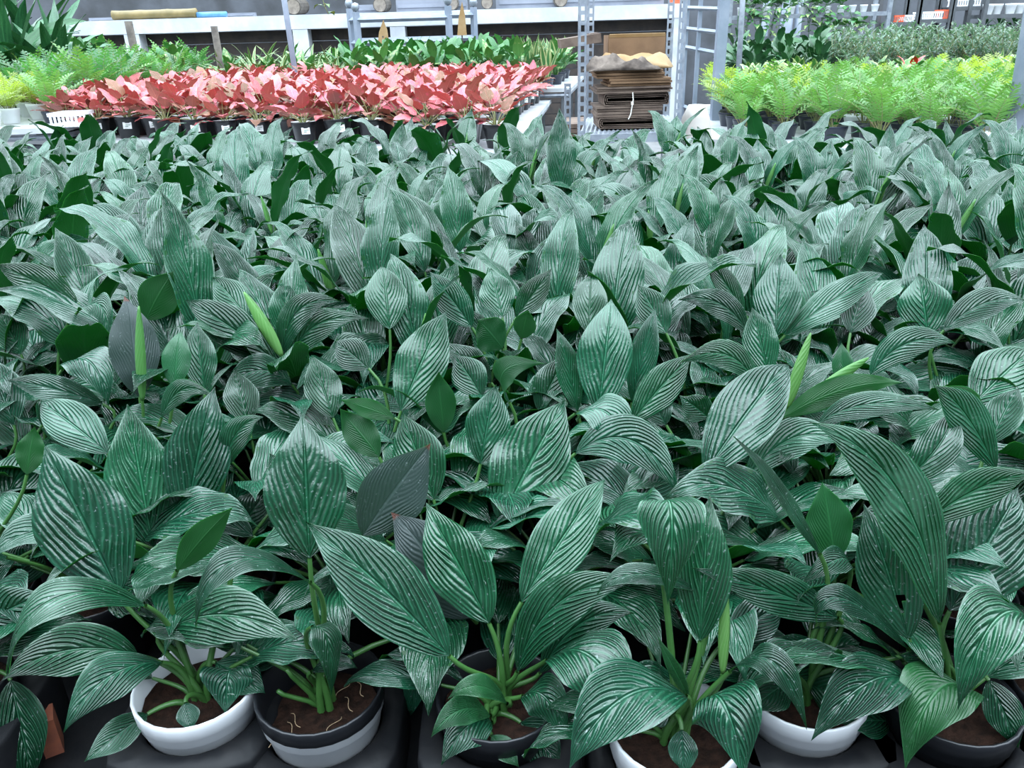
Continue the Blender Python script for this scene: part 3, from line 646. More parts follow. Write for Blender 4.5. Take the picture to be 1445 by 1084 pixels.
def rosette(seed, name, n, e=(80, 30), bend=(20, 70), pet=(.1, .2), L=(.2, .3), wr=.25, prof=oval_profile, top='green', under='green_under', pot='pot_fern_d', fold=.2, twist=.4, tops=None):
    q = random.Random(seed); root = link(name, None)
    link('pot', ME[pot], root); link('soil', ME['soil_fern'], root); az = q.uniform(0, 6)
    for i in range(n):
        f = i / max(1, n - 1); az += 2.4 + q.uniform(-.4, .4); l_ = q.uniform(*L)
        obj('leaf', gleaf(q, az, math.radians(e[0] + (e[1] - e[0]) * f + q.uniform(-8, 8)), math.radians(q.uniform(*bend)), q.uniform(*pet) * (1.1 - .4 * f), l_, l_ * wr / 2 * q.uniform(.85, 1.15), prof, q.choice(tops) if tops else top, under, .066, fold=fold, twist=twist), root, True)
    return root
def bush(seed, name, n=150, h=.5, r=.2, leaf=(.05, .08), wr=.32, top='sage', pot='pot_fern_d'):
    q = random.Random(seed); root = link(name, None); link('pot', ME[pot], root); link('soil', ME['soil_fern'], root)
    m = MB(); ends = []
    for i in range(9):
        a = i * 2.4; rr = r * (.3 + .7 * q.random()); hh = h * q.uniform(.65, 1.0)
        pts = bez(V((0, 0, .06)), V((0, 0, .06 + hh * .5)), V((rr * .6 * math.cos(a), rr * .6 * math.sin(a), hh * .7)), V((rr * math.cos(a), rr * math.sin(a), hh)), 6)
        m.tube(pts, [.003] * 5 + [.002, .0012], 'petiole_far', 4, False); ends.append(pts)
    obj('stems', m, root, True)['kind'] = 'stuff'
    m = MB()
    for i in range(n):
        pts = q.choice(ends); t = q.uniform(.25, 1) * 5.99; k = int(t); p = pts[k].lerp(pts[k + 1], t - k); az = q.uniform(0, 6.28); e = q.uniform(-.2, 1.1)
        d = V((math.cos(az) * math.cos(e), math.sin(az) * math.cos(e), math.sin(e))); L = q.uniform(*leaf); S = d.cross(V((0, 0, 1))).normalized(); n_ = S.cross(d)
        w_ = S * (L * wr / 2); c = n_ * L * .06
        m.add([p, p + d * L * .45 + w_ + c, p + d * L * .45 - w_ + c, p + d * L - n_ * L * .12, p + d * L * .45 - c * .3], [(0, 4, 1), (0, 2, 4), (1, 4, 3), (4, 2, 3)], top, [(.5, 0), (1, .45), (0, .45), (.5, 1), (.5, .45)])
    obj('foliage', m, root, True)['kind'] = 'stuff'
    return root

def inpoly(p, poly):
    c = False; n = len(poly)
    for i in range(n):
        a, b = poly[i], poly[(i + 1) % n]
        if (a.y > p.y) != (b.y > p.y) and p.x < (b.x - a.x) * (p.y - a.y) / (b.y - a.y) + a.x: c = not c
    return c
def fill(corners, z, sp, jit=.02):
    o = corners[0]; ca, sa = math.cos(AX), math.sin(AX); out = []
    for i in range(-60, 61):
        for j in range(-10, 60):
            x, y = i * sp, j * sp; p = V((o.x + x * ca - y * sa, o.y + x * sa + y * ca, z))
            if inpoly(p, corners):
                d = min((abs((b - a).x * (a - p).y - (a - p).x * (b - a).y) / max(1e-6, (b - a).to_2d().length)) for a, b in zip(corners, corners[1:] + corners[:1]))
                if d > .075: out.append((p + V((R.uniform(-jit, jit), R.uniform(-jit, jit), 0)), j))
    return out
class Pool:
    def __init__(s, protos, label, cat, group=None): s.p = protos; s.u = set(); s.label = label; s.cat = cat; s.group = group; s.n = 0
    def put(s, p, scale=1, rz=None, label=None, group='_', tilt=.06):
        i = R.randrange(len(s.p)); o = s.p[i] if i not in s.u else copy_tree(s.p[i]); s.u.add(i); s.n += 1
        o.location = p; o.rotation_euler = (R.uniform(-tilt, tilt), R.uniform(-tilt, tilt), R.uniform(0, 6.28) if rz is None else rz); o.scale = (scale,) * 3
        if 'group' in o.keys(): del o['group']
        tag(o, label or s.label, s.cat, s.group if group == '_' else group); return o
    def rest(s):                                    # drop patterns that were never set out
        for i, o in enumerate(s.p):
            if i not in s.u:
                for k in KIDS.get(o, ()): bpy.data.objects.remove(k)
                bpy.data.objects.remove(o)

# pink bed
PZ = .80
pc = [on(30, 196, PZ), on(716, 214, PZ), on(778, 140, PZ), on(240, 141, PZ)]
bench('pink_plant_bench', pc, PZ, 'white topped bench carrying the pink leaved plants in black pots')
pink = Pool([caladium(300 + i) for i in range(9)], 'pink leaved aglaonema in a black pot on the white bench', 'plant', 'pink plants on the white bench')
pp = fill(pc, PZ, .238)
for p, j in pp:
    o = pink.put(p, R.uniform(1.0, 1.22))
    d = min(abs((pc[1] - pc[0]).x * (pc[0] - p).y - (pc[0] - p).x * (pc[1] - pc[0]).y) / (pc[1] - pc[0]).length, abs((pc[2] - pc[1]).x * (pc[1] - p).y - (pc[1] - p).x * (pc[2] - pc[1]).y) / (pc[2] - pc[1]).length)
    if d < .28 and R.random() < .7:
        l_ = link('label', ME['pot_label'], o); a = -o.rotation_euler.z - PI / 2 + .35
        l_.location = (.0745 * math.cos(a), .0745 * math.sin(a), .085); l_.rotation_euler = (-.12, 0, a + PI / 2)
print('PINK', pink.n)

# left fern bed and the bed behind the pink plants
LZ = .92
lc = [gp(-110, 6.2, LZ), gp(85, 6.3, LZ), gp(255, 9.5, LZ), gp(330, 11.6, LZ), gp(-110, 11.6, LZ)]
bench('fern_bench', lc, LZ, 'long bench of pale ferns beside the pink plants')
bc = [gp(275, 9.7, LZ), gp(806, 9.0, LZ), gp(824, 11.3, LZ), gp(345, 11.6, LZ)]
bench('foliage_bench', bc, LZ, 'white bench of mixed foliage plants behind the pink plants')
pf = Pool([fern(400 + i, ('fern_dark', 'fern')[i % 2], n=14, L=(.34, .5), pl=.075, name='feathery_fern') for i in range(6)], 'feathery green fern growing beside the pink plants', 'plant', 'ferns on the left bench')
pch = Pool([fern(420 + i, 'chart', n=22, L=(.2, .29), pl=.05, pot='pot_fern_w', name='chartreuse_fern') for i in range(4)], 'yellow green frilly fern in a white pot beside the pink bench', 'plant', 'yellow green ferns')
ppo = Pool([rosette(430 + i, 'broad_leaved_plant', 13, pet=(.18, .34), L=(.12, .17), wr=.8, prof=heart_profile, tops=('green', 'cream', 'varieg')) for i in range(4)], 'heart leaved plant growing among the feathery ferns', 'plant', 'heart leaved plants among ferns')
for p, j in fill(lc, LZ, .30, .04):
    x, y = pix(p)
    if x > 20 and x < 95 and p.y < 6.55: continue
    if x < 75 and p.y < 7.6: pch.put(p, R.uniform(1.0, 1.25))
    elif p.y > 9.3 and x < 150: ppo.put(p, R.uniform(1.0, 1.3))
    elif p.y > 7.8 and R.random() < .3: ppo.put(p, R.uniform(.9, 1.15))
    else: pf.put(p, R.uniform(.9, 1.25))
pdi = Pool([rosette(450 + i, 'dumb_cane', 13, pet=(.15, .3), L=(.22, .3), wr=.45, top='green') for i in range(5)], 'glossy green dumb cane behind the pink plants', 'plant', 'dumb canes on the back bench')
pcr = Pool([rosette(460 + i, 'cream_leaved_plant', 14, pet=(.1, .2), L=(.13, .2), wr=.55, prof=heart_profile, tops=('cream', 'cream', 'green')) for i in range(3)], 'pale cream and green leaved plant tucked behind the pink plants', 'plant', 'cream leaved plants')
psp = Pool([rosette(470 + i, 'spider_plant', 26, e=(85, 25), bend=(40, 110), pet=(0, 0), L=(.3, .46), wr=.09, prof=strap_profile, top='varieg', under='varieg', fold=.3) for i in range(4)], 'striped spider plant with arching narrow leaves by the pole', 'plant', 'spider plants by the pole')
psv = Pool([rosette(480 + i, 'snake_plant', 11, e=(88, 66), bend=(-5, 14), pet=(0, 0), L=(.36, .52), wr=.17, prof=sword_profile, top='varieg', under='varieg', fold=.15, twist=.2) for i in range(3)], 'yellow edged snake plant at the end of the back bench', 'plant', 'snake plants')
for p, j in fill(bc, LZ, .31, .04):
    x, y = pix(p)
    if x < 495: (psp if R.random() < .75 else pcr).put(p, R.uniform(1.0, 1.2))
    elif x > 735: psv.put(p, R.uniform(.85, 1.0)) if R.random() < .7 else pcr.put(p, 1.2)
    elif p.y < 10 and R.random() < .6: pcr.put(p, R.uniform(1.1, 1.3))
    else: pdi.put(p, R.uniform(.8, .95))
pdr = Pool([rosette(490 + i, 'strap_leaved_dracaena', 17, e=(86, 40), bend=(15, 80), pet=(0, 0), L=(.55, .85), wr=.19, prof=strap_profile, top='strap', under='strap', fold=.35, pot='pot_fern_w') for i in range(3)], 'tall dracaena with long dark strap leaves near the bamboo pole', 'plant', 'strap leaved dracaenas')
for x in (-25, 0, 22, 44, 66, 90): pdr.put(gp(x, 9.2 + R.uniform(-.5, .5), LZ), 1.45)

# right fern bed
rc = [on(998, 196, PZ), on(1490, 228, PZ), gp(1620, 8.0, PZ), gp(978, 8.0, PZ)]
bench('sword_fern_bench', rc, PZ, 'white topped bench carrying the bright sword ferns')
prd = Pool([fern(500 + i, 'fern', n=10) for i in range(5)], 'bright sword fern in a dark pot on the right hand bench', 'plant', 'ferns in dark pots')
prw = Pool([fern(510 + i, 'fern', 'pot_fern_w', n=10) for i in range(3)], 'bright sword fern in a white pot on the right hand bench', 'plant', 'ferns in white pots')
pry = Pool([fern(520 + i, ('chart', 'fern')[i % 2], n=15, L=(.22, .32), pl=.085, name='yellow_green_fern') for i in range(4)], 'yellow green fern behind the front row of sword ferns', 'plant', 'yellow green ferns behind the sword ferns')
pvr = Pool([rosette(530 + i, 'variegated_creeper', 16, pet=(.08, .2), L=(.1, .16), wr=.6, prof=heart_profile, tops=('cream', 'varieg', 'varieg'), under='varieg') for i in range(3)], 'cream variegated plant at the back of the fern bench', 'plant', 'variegated plants behind the ferns')
for p, j in fill(rc, PZ, .245, .03):
    x, y = pix(p)
    if p.y < 5.6: (prw if R.random() < .25 else prd).put(p, R.uniform(.95, 1.15))
    elif p.y < 6.9: (pry if R.random() < .45 else prd).put(p, R.uniform(1.0, 1.2))
    else: (pvr if R.random() < .55 else pry).put(p, R.uniform(1.0, 1.2))
an = rosette(560, 'red_anthurium', 9, pet=(.15, .25), L=(.12, .17), wr=.6, prof=heart_profile, top='dark')
for a in (0.3, 2.2, 4.5):
    q = random.Random(int(a * 10)); obj('red_spathe', gleaf(q, a, 1.2, .9, .3, .09, .032, heart_profile, 'red', 'red', .066), an, True)
an.location = gp(1275, 6.8, PZ); tag(an, 'anthurium with small red flowers among the pale plants', 'plant')
for P_ in (pink, pf, pch, ppo, pdi, pcr, psp, psv, pdr, prd, prw, pry, pvr): P_.rest()

# bushes behind the right bench
DZ = .80
dc = [gp(1015, 8.9, DZ), gp(1600, 8.7, DZ), gp(1600, 10.7, DZ), gp(1015, 10.9, DZ)]
bench('bush_bench', dc, DZ, 'bench of dark and sage green bushes behind the fern bench', 'darksteel')
pdk = Pool([rosette(600 + i, 'dark_leaved_plant', 26, pet=(.15, .35), L=(.12, .18), wr=.5, top='dark', under='dark', e=(85, 20)) for i in range(4)], 'low dark green leafy plant under the hanging vines', 'plant', 'dark plants under the shelf')
psg = Pool([bush(610 + i, 'sage_bush', 190, .56, .25) for i in range(5)], 'grey green fine leaved bush in front of the crate shelves', 'plant', 'sage bushes')
for p, j in fill(dc, DZ, .33, .05):
    x, y = pix(p); (pdk if x < 1165 else psg).put(p, R.uniform(1.0, 1.2))
pdk.rest(); psg.rest()
sv = rosette(640, 'snake_plant', 5, e=(88, 70), bend=(0, 12), pet=(0, 0), L=(.3, .42), wr=.2, prof=sword_profile, top='varieg', under='varieg', fold=.15, twist=.2)
sv.location = gp(1400, 7.7, PZ); tag(sv, 'lone yellow edged snake plant in front of the sage bushes', 'plant')

# ------------------------------------------------------------------ racks, poles and the back of the house
def wbox(m, a, b, d, mat):       # bar between two points with a d x d section
    a, b = V(a), V(b); t = (b - a); m.tube([a, b], d * .7071, mat, 4)
def slotted_post(root, p, z1, wd=.042, pitch=.052, flip=1):
    m = MB(); n = int(z1 / pitch); s_ = .011
    for ax in (0, 1):
        for k in (s_ / 2, wd - s_ / 2):
            c = (k * flip, 0, z1 / 2) if ax == 0 else (0, k, z1 / 2); m.box(c, (s_, .003, z1) if ax == 0 else (.003, s_, z1), 'galv')
        for i in range(n + 1):
            c = (wd / 2 * flip, 0, min(z1 - .01, i * pitch + .01)) if ax == 0 else (0, wd / 2, min(z1 - .01, i * pitch + .01))
            m.box(c, (wd - 2 * s_, .003, .02) if ax == 0 else (.003, wd - 2 * s_, .02), 'galv')
    return obj('slotted_post', m, root, False, p)
YA, YB = 4.75, 5.75
fl, fr = at(816, 187, YA), at(960, 187, YA); bl, br = at(828, 160, YB), at(944, 160, YB)
SZ = (fl.z + fr.z) / 2
rk = thing('shelf_rack', (fl.x, YA, 0), 'galvanised slotted angle rack holding the pile of old cardboard', 'rack')
o0 = V((fl.x, YA, 0))
for p, f in ((fl, 1), (fr, -1), (bl, 1), (br, -1)): slotted_post(rk, V((p.x, p.y, 0)) - o0, 2.25, flip=f)
m = MB(); n = 22
vs = []; xs0, xs1, xb0, xb1 = fl.x, fr.x, bl.x, br.x
for i in range(2 * n + 1):
    t = i / (2 * n); z = SZ - .012 + (.008 if i % 2 else 0)
    vs += [V((xs0 + (xs1 - xs0) * t, YA, z)) - o0, V((xb0 + (xb1 - xb0) * t, YB, z)) - o0]
m.add(vs, [(2 * i, 2 * i + 2, 2 * i + 3, 2 * i + 1) for i in range(2 * n)], 'galv')
m.box(((fl.x + fr.x) / 2 - o0.x, 0, SZ - .03), (fr.x - fl.x, .02, .05), 'galv'); m.box(((bl.x + br.x) / 2 - o0.x, YB - YA, SZ - .03), (br.x - bl.x, .02, .05), 'galv')
obj('shelf', m, rk)

# cardboard pile, bottom up: (x0, x1, y top, y bottom in pixels, kind, colour, label)
YP = 5.12
PILE = [
 (845, 937, 167.5, 182, 'fold', 'card_grey', 'folded bundle of grey cardboard lying on the rack shelf'),
 (843, 925, 160.5, 167.5, 'flat', 'card_grey', 'flattened dark carton on the lowest folded bundle'),
 (838, 936, 153.5, 160.5, 'flat', 'card_grey', 'ragged flattened carton under the looped bundle'),
 (852, 944, 138, 153.5, 'fold', 'card_grey', 'looped cardboard bundle tied with white string'),
 (841, 950, 130, 138, 'flat', 'card_grey', 'worn flattened carton on top of the tied bundle'),
 (856, 946, 120, 130, 'flat', 'card', 'tan flattened carton with a clean long edge'),
 (840, 938, 110, 120, 'flat', 'card', 'pale edged carton sheet beneath the crumpled sackcloth'),
]
ztop = SZ - .001
for k, (x0, x1, y0, y1, kind, col, lab) in enumerate(PILE):
    a, b = at(x0, (y0 + y1) / 2, YP - .17), at(x1, (y0 + y1) / 2, YP - .17); h = (y1 - y0) * (YP - .17) / FPX * 1.03; L = b.x - a.x; cx = (a.x + b.x) / 2
    m = MB(); q = random.Random(k); nl = max(2, int(h / .012))
    if kind == 'flat':
        for i in range(nl):
            m.box((q.uniform(-.012, .012), q.uniform(-.01, .01), h * (i + .5) / nl), (L * q.uniform(.93, 1.0), .34, h / nl * .82), col, rz=q.uniform(-.03, .03), ry=q.uniform(-.006, .006))
    else:
        for g in range(3):                          # sheets folded round on themselves: flattened loops
            hh = h / 2 * (1 - .3 * g) - .002; ll = L / 2 * (1 - .05 * g); pts = []
            for i in range(28):
                an_ = 2 * PI * i / 28; ca, sa = math.cos(an_), math.sin(an_)
                pts.append(((ll - hh) * (1 if ca > 0 else -1) * min(1, abs(ca) * 3) + hh * ca, hh * max(-1, min(1, sa * 1.6)) + h / 2))
            vs = []
            for (px_, pz_) in pts:
                for yy in (-.17, .17): vs.append(V((px_ + q.uniform(-.003, .003), yy, pz_ + q.uniform(-.0015, .0015))))
            for (px_, pz_) in pts:
                for yy in (-.17, .17): vs.append(V((px_ * .985, yy, h / 2 + (pz_ - h / 2) * .86)))
            N_ = 28; fs = []
            for i in range(N_):
                j = (i + 1) % N_; fs += [(2 * i, 2 * i + 1, 2 * j + 1, 2 * j), (56 + 2 * i, 56 + 2 * j, 56 + 2 * j + 1, 56 + 2 * i + 1), (2 * i, 2 * j, 56 + 2 * j, 56 + 2 * i), (2 * i + 1, 56 + 2 * i + 1, 56 + 2 * j + 1, 2 * j + 1)]
            m.add(vs, fs, col)
    o = tag(obj('folded_cardboard' if kind == 'fold' else 'flattened_carton', m, None, False, (cx, YP, ztop)), lab, 'cardboard')
    if k == 3:
        sm = MB(); xx = at(886, 145, YP).x - cx; sm.tube([(xx, -.178, h + .004), (xx + .004, -.182, h * .5), (xx - .004, -.18, -.02), (xx - .008, -.178, -.05), (xx - .02, -.176, -.075)], .004, 'string', 5)
        sm.box((xx, -.178, h * .2), (.014, .012, .018), 'string'); sm.tube([(xx, -.18, h + .003), (xx, .17, h + .003)], .003, 'string', 4); obj('string', sm, o)
    ztop += h
# crumpled sackcloth, kraft paper, the open box on top
def lump(name, x0, x1, h, z, Yc, depth, mat, label, seed, rough=.25):
    a, b = at(x0, 110, Yc - depth / 2), at(x1, 110, Yc - depth / 2); L = b.x - a.x; m = MB(); q = random.Random(seed); nx, ny = 18, 8; vs = []; uvs = []
    ph = [q.uniform(0, 6.3) for _ in range(6)]
    for i in range(nx + 1):
        for j in range(ny + 1):
            u, v = i / nx, j / ny; e = (min(1, 5 * u, 5 * (1 - u)) * min(1, 3 * v + .15, 3 * (1 - v) + .15)) ** .6
            f = .8 + rough * (1 - 2 * abs(math.sin(4 * u + ph[0] + 2.5 * v)) + .7 * (1 - 2 * abs(math.sin(9 * u - 4 * v + ph[1]))) + .5 * math.sin(13 * v + 8 * u + ph[2]))
            vs.append(V((-L / 2 + L * u + .02 * math.sin(7 * v + ph[3]), -depth / 2 + depth * v + .03 * math.sin(8 * u + ph[4]), h * e * f * .8 + .002)))
    W_ = ny + 1; base = len(vs)
    vs += [V((p.x, p.y, 0)) for p in vs]
    fs = [(i * W_ + j, (i + 1) * W_ + j, (i + 1) * W_ + j + 1, i * W_ + j + 1) for i in range(nx) for j in range(ny)]
    fs += [tuple(base + k for k in f[::-1]) for f in fs]
    rim = [i * W_ for i in range(nx + 1)] + [nx * W_ + j for j in range(1, W_)] + [i * W_ + ny for i in range(nx - 1, -1, -1)] + [j for j in range(ny - 1, 0, -1)]
    fs += [(rim[k], base + rim[k], base + rim[(k + 1) % len(rim)], rim[(k + 1) % len(rim)]) for k in range(len(rim))]
    m.add(vs, fs, mat); return tag(obj(name, m, None, True, ((a.x + b.x) / 2, Yc, z)), label, 'sack' if 'sack' in name else 'paper')
lump('kraft_paper', 836, 950, .12, ztop, YP + .07, .22, 'card_lite', 'golden kraft paper crumpled below the open box', 3, .16)
lump('sackcloth', 829, 930, .085, ztop, YP - .13, .17, 'burlap', 'crumpled grey sackcloth draped over the carton pile', 5, .4)
a, b = at(858, 78, YP + .25), at(937, 78, YP + .25); L = b.x - a.x; zt = at(890, 49, YP + .25).z
bx_ = thing('cardboard_box', ((a.x + b.x) / 2, YP + .35, ztop), 'brown open cardboard box standing on top of the pile', 'box'); H = zt - ztop
m = MB()
for c, d in (((0, -.12, H / 2), (L, .006, H)), ((0, .12, H / 2), (L, .006, H)), ((-L / 2, 0, H / 2), (.006, .24, H)), ((L / 2, 0, H / 2), (.006, .24, H)), ((0, 0, .004), (L, .24, .006))): m.box(c, d, 'card')
obj('box_body', m, bx_); m = MB(); m.box((0, -.125, H * .98), (L * .98, .005, .02), 'card_lite', rx=.3); obj('box_flap', m, bx_)
p = at(816, 92, 4.95); m = MB(); m.box((0, 0, 0), (.24, .3, .05), 'card_grey', ry=-.12); m.box((.09, .05, .03), (.05, .2, .02), 'card_grey', ry=-.12)
tag(obj('flattened_carton', m, None, False, (p.x + .03, YP + .14, ztop + .16)), 'grey carton sticking out sideways past the slotted post', 'cardboard')
# piled boards behind, left of the rack
for k in range(6):
    a, b = at(793, 200, 6.2), at(824, 200, 6.2); m = MB(); q = random.Random(40 + k)
    for i in range(4): m.box((q.uniform(-.02, .02), 0, .017 + i * .034), (.30 * q.uniform(.9, 1.0), .5, .03), 'card_grey' if k % 2 else 'card', rz=q.uniform(-.06, .06))
    tag(obj('carton_bundle', m, None, False, ((a.x + b.x) / 2 + .02, 6.35, .02 + .14 * k)), 'bundle of flat cartons stacked behind the slotted rack', 'cardboard', 'carton bundles behind the rack')
p = at(797, 160, 5.8); st = thing('slotted_stake', (p.x, 5.8, 0), 'single slotted steel upright beside the pink bench', 'post'); slotted_post(st, V((0, 0, 0)), at(797, 118, 5.8).z)
p = at(765, 187, 5.75); m = MB(); m.box((0, 0, .43), (.26, .55, .03), 'greysheet', rx=.0); m.box((-.1, 0, .207), (.03, .5, .414), 'greysheet'); m.box((.1, 0, .207), (.03, .5, .414), 'greysheet')
tag(obj('low_stool', m, None, False, (p.x, 5.85, 0)), 'pale grey low table under the corner of the pink bench', 'table')
# woven sack beside the rack
p = at(975, 205, 5.25); m = MB(); H = at(975, 148, 5.25).z
prof = [(.02, 0), (.115, .01), (.125, H * .3), (.12, H * .6), (.105, H * .82), (.085, H * .93), (.05, H), (.01, H)]
m.lathe(prof, 'bag', 20)
tag(obj('woven_sack', m, None, True, (p.x + .02, 5.25, 0)), 'upright white sack between the rack and the fern bench', 'sack')

def pipe(name, px0, py0, Y, px1, py1, r_, mat, label, cat='pole', top=None):
    a, b = at(px0, py0, Y), at(px1, py1, Y); d = (b - a); lo = a + d * ((0 - a.z) / d.z); hi = a + d * (((top or 3.0) - a.z) / d.z)
    root = thing(name, lo, label, cat)
    m = MB(); m.tube([V((0, 0, 0)), hi - lo], r_, mat, 14); obj('shaft', m, root, True)
    m = MB(); m.lathe([(r_ * 2.2, 0), (r_ * 2.2, .012), (r_ * 1.1, .014)], mat, 14); obj('base_plate', m, root)
    return root, lo, hi
pipe('steel_pole', 1433, 195, 4.55, 1456, 60, .062, 'bluegrey', 'thick pale steel pole beside the sword fern bench')
lp, lo, hi = pipe('steel_pole', 411, 66, 9.3, 401, 0, .030, 'bluegrey', 'thin grey pole rising among the spider plants')
m = MB(); zz = 2.45; c = (hi - lo) * (zz / hi.z); m.tube([c + V((-.1, 0, 0)), c + V((1.1, 0, 0))], .015, 'bluegrey', 8); obj('cross_arm', m, lp)
vx = at(455, 0, 9.3).x; hv = thing('hanging_vine', (vx, 9.3, zz + lo.z), 'white edged trailing vine hanging from the pole arm', 'plant'); q = random.Random(3)
zb = at(460, 20, 9.3).z - zz; m = MB(); vp = bez(V((0, 0, 0)), V((.05, -.02, zb * .3)), V((-.06, -.03, zb * .7)), V((.05, -.02, zb)), 10); m.tube(vp, .004, 'petiole_far', 5); obj('stem', m, hv, True)
for i in range(12):
    lf = gleaf(q, i * 2.4, .3, 1.4, .04, .11, .036, heart_profile, 'cream', 'cream', 0); o = obj('leaf', lf, hv, True); o.location = vp[min(10, 3 + i * 2 // 3)]
pipe('steel_pole', 1043, 86, 8.9, 1048, 0, .028, 'galv', 'slim grey pole in front of the vine shelf')
for x, y0, y1, r_, mt, lab in ((181, 30, 56, .05, 'log', 'dark wooden stake standing in the fern bed'), (302, 37, 58, .045, 'log', 'pale weathered wooden stake near the spider plants')):
    a = at(x, y0, 10.2); m = MB(); m.tube([(0, 0, 0), (.01, 0, a.z * .5), (0, 0, a.z)], [r_, r_ * .95, r_ * .9], mt, 9); tag(obj('wooden_stake', m, None, True, (a.x, 10.2, 0)), lab, 'stake')

# ledge wall at the back with dark boarding below and odds and ends on top
YL = 12.9
a, b = at(60, 46, YL), at(966, 38, YL); zt = (at(150, 25, YL).z + at(900, 11, YL).z) / 2; th = .19
m = MB(); m.box(((a.x + b.x) / 2, YL + .25, zt - th / 2), (b.x - a.x, .6, th), 'white_paint'); structure('ledge_beam', m)
wl = link('wall_low', None, None, ((a.x + b.x) / 2, YL + .3, 0)); wl['kind'] = 'structure'; Lw = b.x - a.x
bm_ = MB(); bm_.box((0, 0, 0), (Lw, .03, .155), 'board'); me = bm_.mesh('board', False)
for i in range(10):
    z = zt - th - .085 - i * .165
    if z > .08: link('board', me, wl, (0, (i % 2) * .008, z))
for x in (562, 425, 187, 957):
    p = at(x, 50, YL); m = MB(); hgt = zt - th - .002; m.box((0, 0, hgt / 2), (.22 if x != 957 else .16, .25, hgt), 'white_paint'); o = link('pillar', m.mesh('pillar', False), wl, (p.x - wl.location.x, -.22, 0))
for x, r_ in ((540, .10), (688, .085), (640, .09), (420, .11), (790, .1)):
    p = at(x, 20, YL + .25); m = MB(); m.tube([(0, 0, 0), (0, .6, .02)], r_, 'log', 14); m.tube([(0, -.004, 0), (0, .01, 0)], r_ * .9, 'logend', 14)
    tag(obj('log', m, None, False, (p.x, YL + .02, zt + r_)), 'short weathered log lying end on along the white ledge', 'log', 'logs on the white ledge')
a, b = at(156, 18, YL), at(275, 18, YL); m = MB(); L = b.x - a.x
m.tube([(-L / 2 + L * i / 12, 0, 0) for i in range(13)], [.062 if i % 4 else .068 for i in range(13)], 'bamboo', 10); tag(obj('bamboo_pole', m, None, True, ((a.x + b.x) / 2, YL + .06, zt + .068)), 'thick yellow bamboo pole lying on the white ledge', 'pole')
a, b = at(276, 18, YL), at(318, 18, YL); m = MB(); m.tube([((a.x - b.x) / 2, 0, 0), ((b.x - a.x) / 2, 0, .0)], .04, 'blue', 10); tag(obj('blue_pipe', m, None, True, ((a.x + b.x) / 2, YL + .05, zt + .04)), 'short blue pipe at the end of the bamboo pole', 'pipe')
for x0, x1, h, y_ in ((125, 235, .05, .4), (250, 360, .06, .42), (560, 660, .17, .4), (700, 935, .2, .42), (500, 545, .12, .45)):
    a, b = at(x0, 10, YL + y_), at(x1, 10, YL + y_); m = MB(); m.box((0, 0, h / 2), (b.x - a.x, .1, h), 'greysheet'); m.box((0, -.02, h * .5), ((b.x - a.x) * .96, .1, h * .3), 'greysheet')
    tag(obj('grey_slab', m, None, False, ((a.x + b.x) / 2, YL + y_ - .03, zt)), 'grey slab stored on edge along the white ledge', 'slab', 'slabs on the white ledge')
p = at(961, 4, YL); m = MB(); m.box((0, 0, .12), (.16, .2, .24), 'orange'); m.box((0, 0, .245), (.17, .21, .02), 'orange'); tag(obj('orange_crate', m, None, False, (p.x - .06, YL + .15, zt)), 'orange red crate at the end of the white ledge', 'crate')

# grey bed-like cart with ball finials
YC_ = 12.55
ct = thing('ball_top_cart', (at(580, 60, YC_).x, YC_, 0), 'blue grey cart frame with ball finials behind the foliage bench', 'cart'); oc = V((at(580, 60, YC_).x, YC_, 0))
P4 = [(493, YC_, 12), (502, YC_ - .3, 17), (632, YC_ - .3, 8), (668, YC_, 10)]
tops = []
for x, Y, y in P4:
    t = at(x, y, Y); m = MB(); wbox(m, V((t.x, Y, 0)) - oc, V((t.x, Y, t.z)) - oc, .07, 'bluegrey'); o = obj('post', m, ct); tops.append(t)
    m = MB(); m.lathe([(.005, -.06), (.04, -.045), (.06, 0), (.045, .045), (.005, .06)], 'galv', 12, c=V((t.x, Y, t.z + .06)) - oc); obj('finial', m, o, True)
for i, j in ((1, 2), (0, 3), (0, 1), (2, 3)):
    for dz in (.10, .40):
        a, b = tops[i], tops[j]; z = min(a.z, b.z) - dz; m = MB(); wbox(m, V((a.x, a.y, z)) - oc, V((b.x, b.y, z)) - oc, .055, 'bluegrey'); obj('rail', m, ct)
# bits of torn carton standing in the back bed
for x, y, w_, h in ((541, 62, .16, .3), (652, 50, .13, .42)):
    p = at(x, y, 11.9); m = MB(); m.add([V((-w_ / 2, 0, 0)), V((w_ / 2, 0, 0)), V((w_ * .4, .02, h * .6)), V((.02, .03, h)), V((-w_ * .3, .02, h * .5)), V((-w_ / 2, .02, 0)), V((w_ / 2, .02, 0)), V((w_ * .4, .04, h * .6)), V((.02, .05, h)), V((-w_ * .3, .04, h * .5))],
      [(0, 1, 2, 3, 4), (9, 8, 7, 6, 5), (0, 5, 6, 1), (1, 6, 7, 2), (2, 7, 8, 3), (3, 8, 9, 4), (4, 9, 5, 0)], 'card_lite')
    m.box((0, .02, -p.z / 2 + .05), (.02, .02, p.z + .1), 'log'); tag(obj('torn_carton', m, None, False, (p.x, 11.9, p.z)), 'torn piece of pale carton on a stick behind the dumb canes', 'cardboard', 'torn cartons behind the dumb canes')

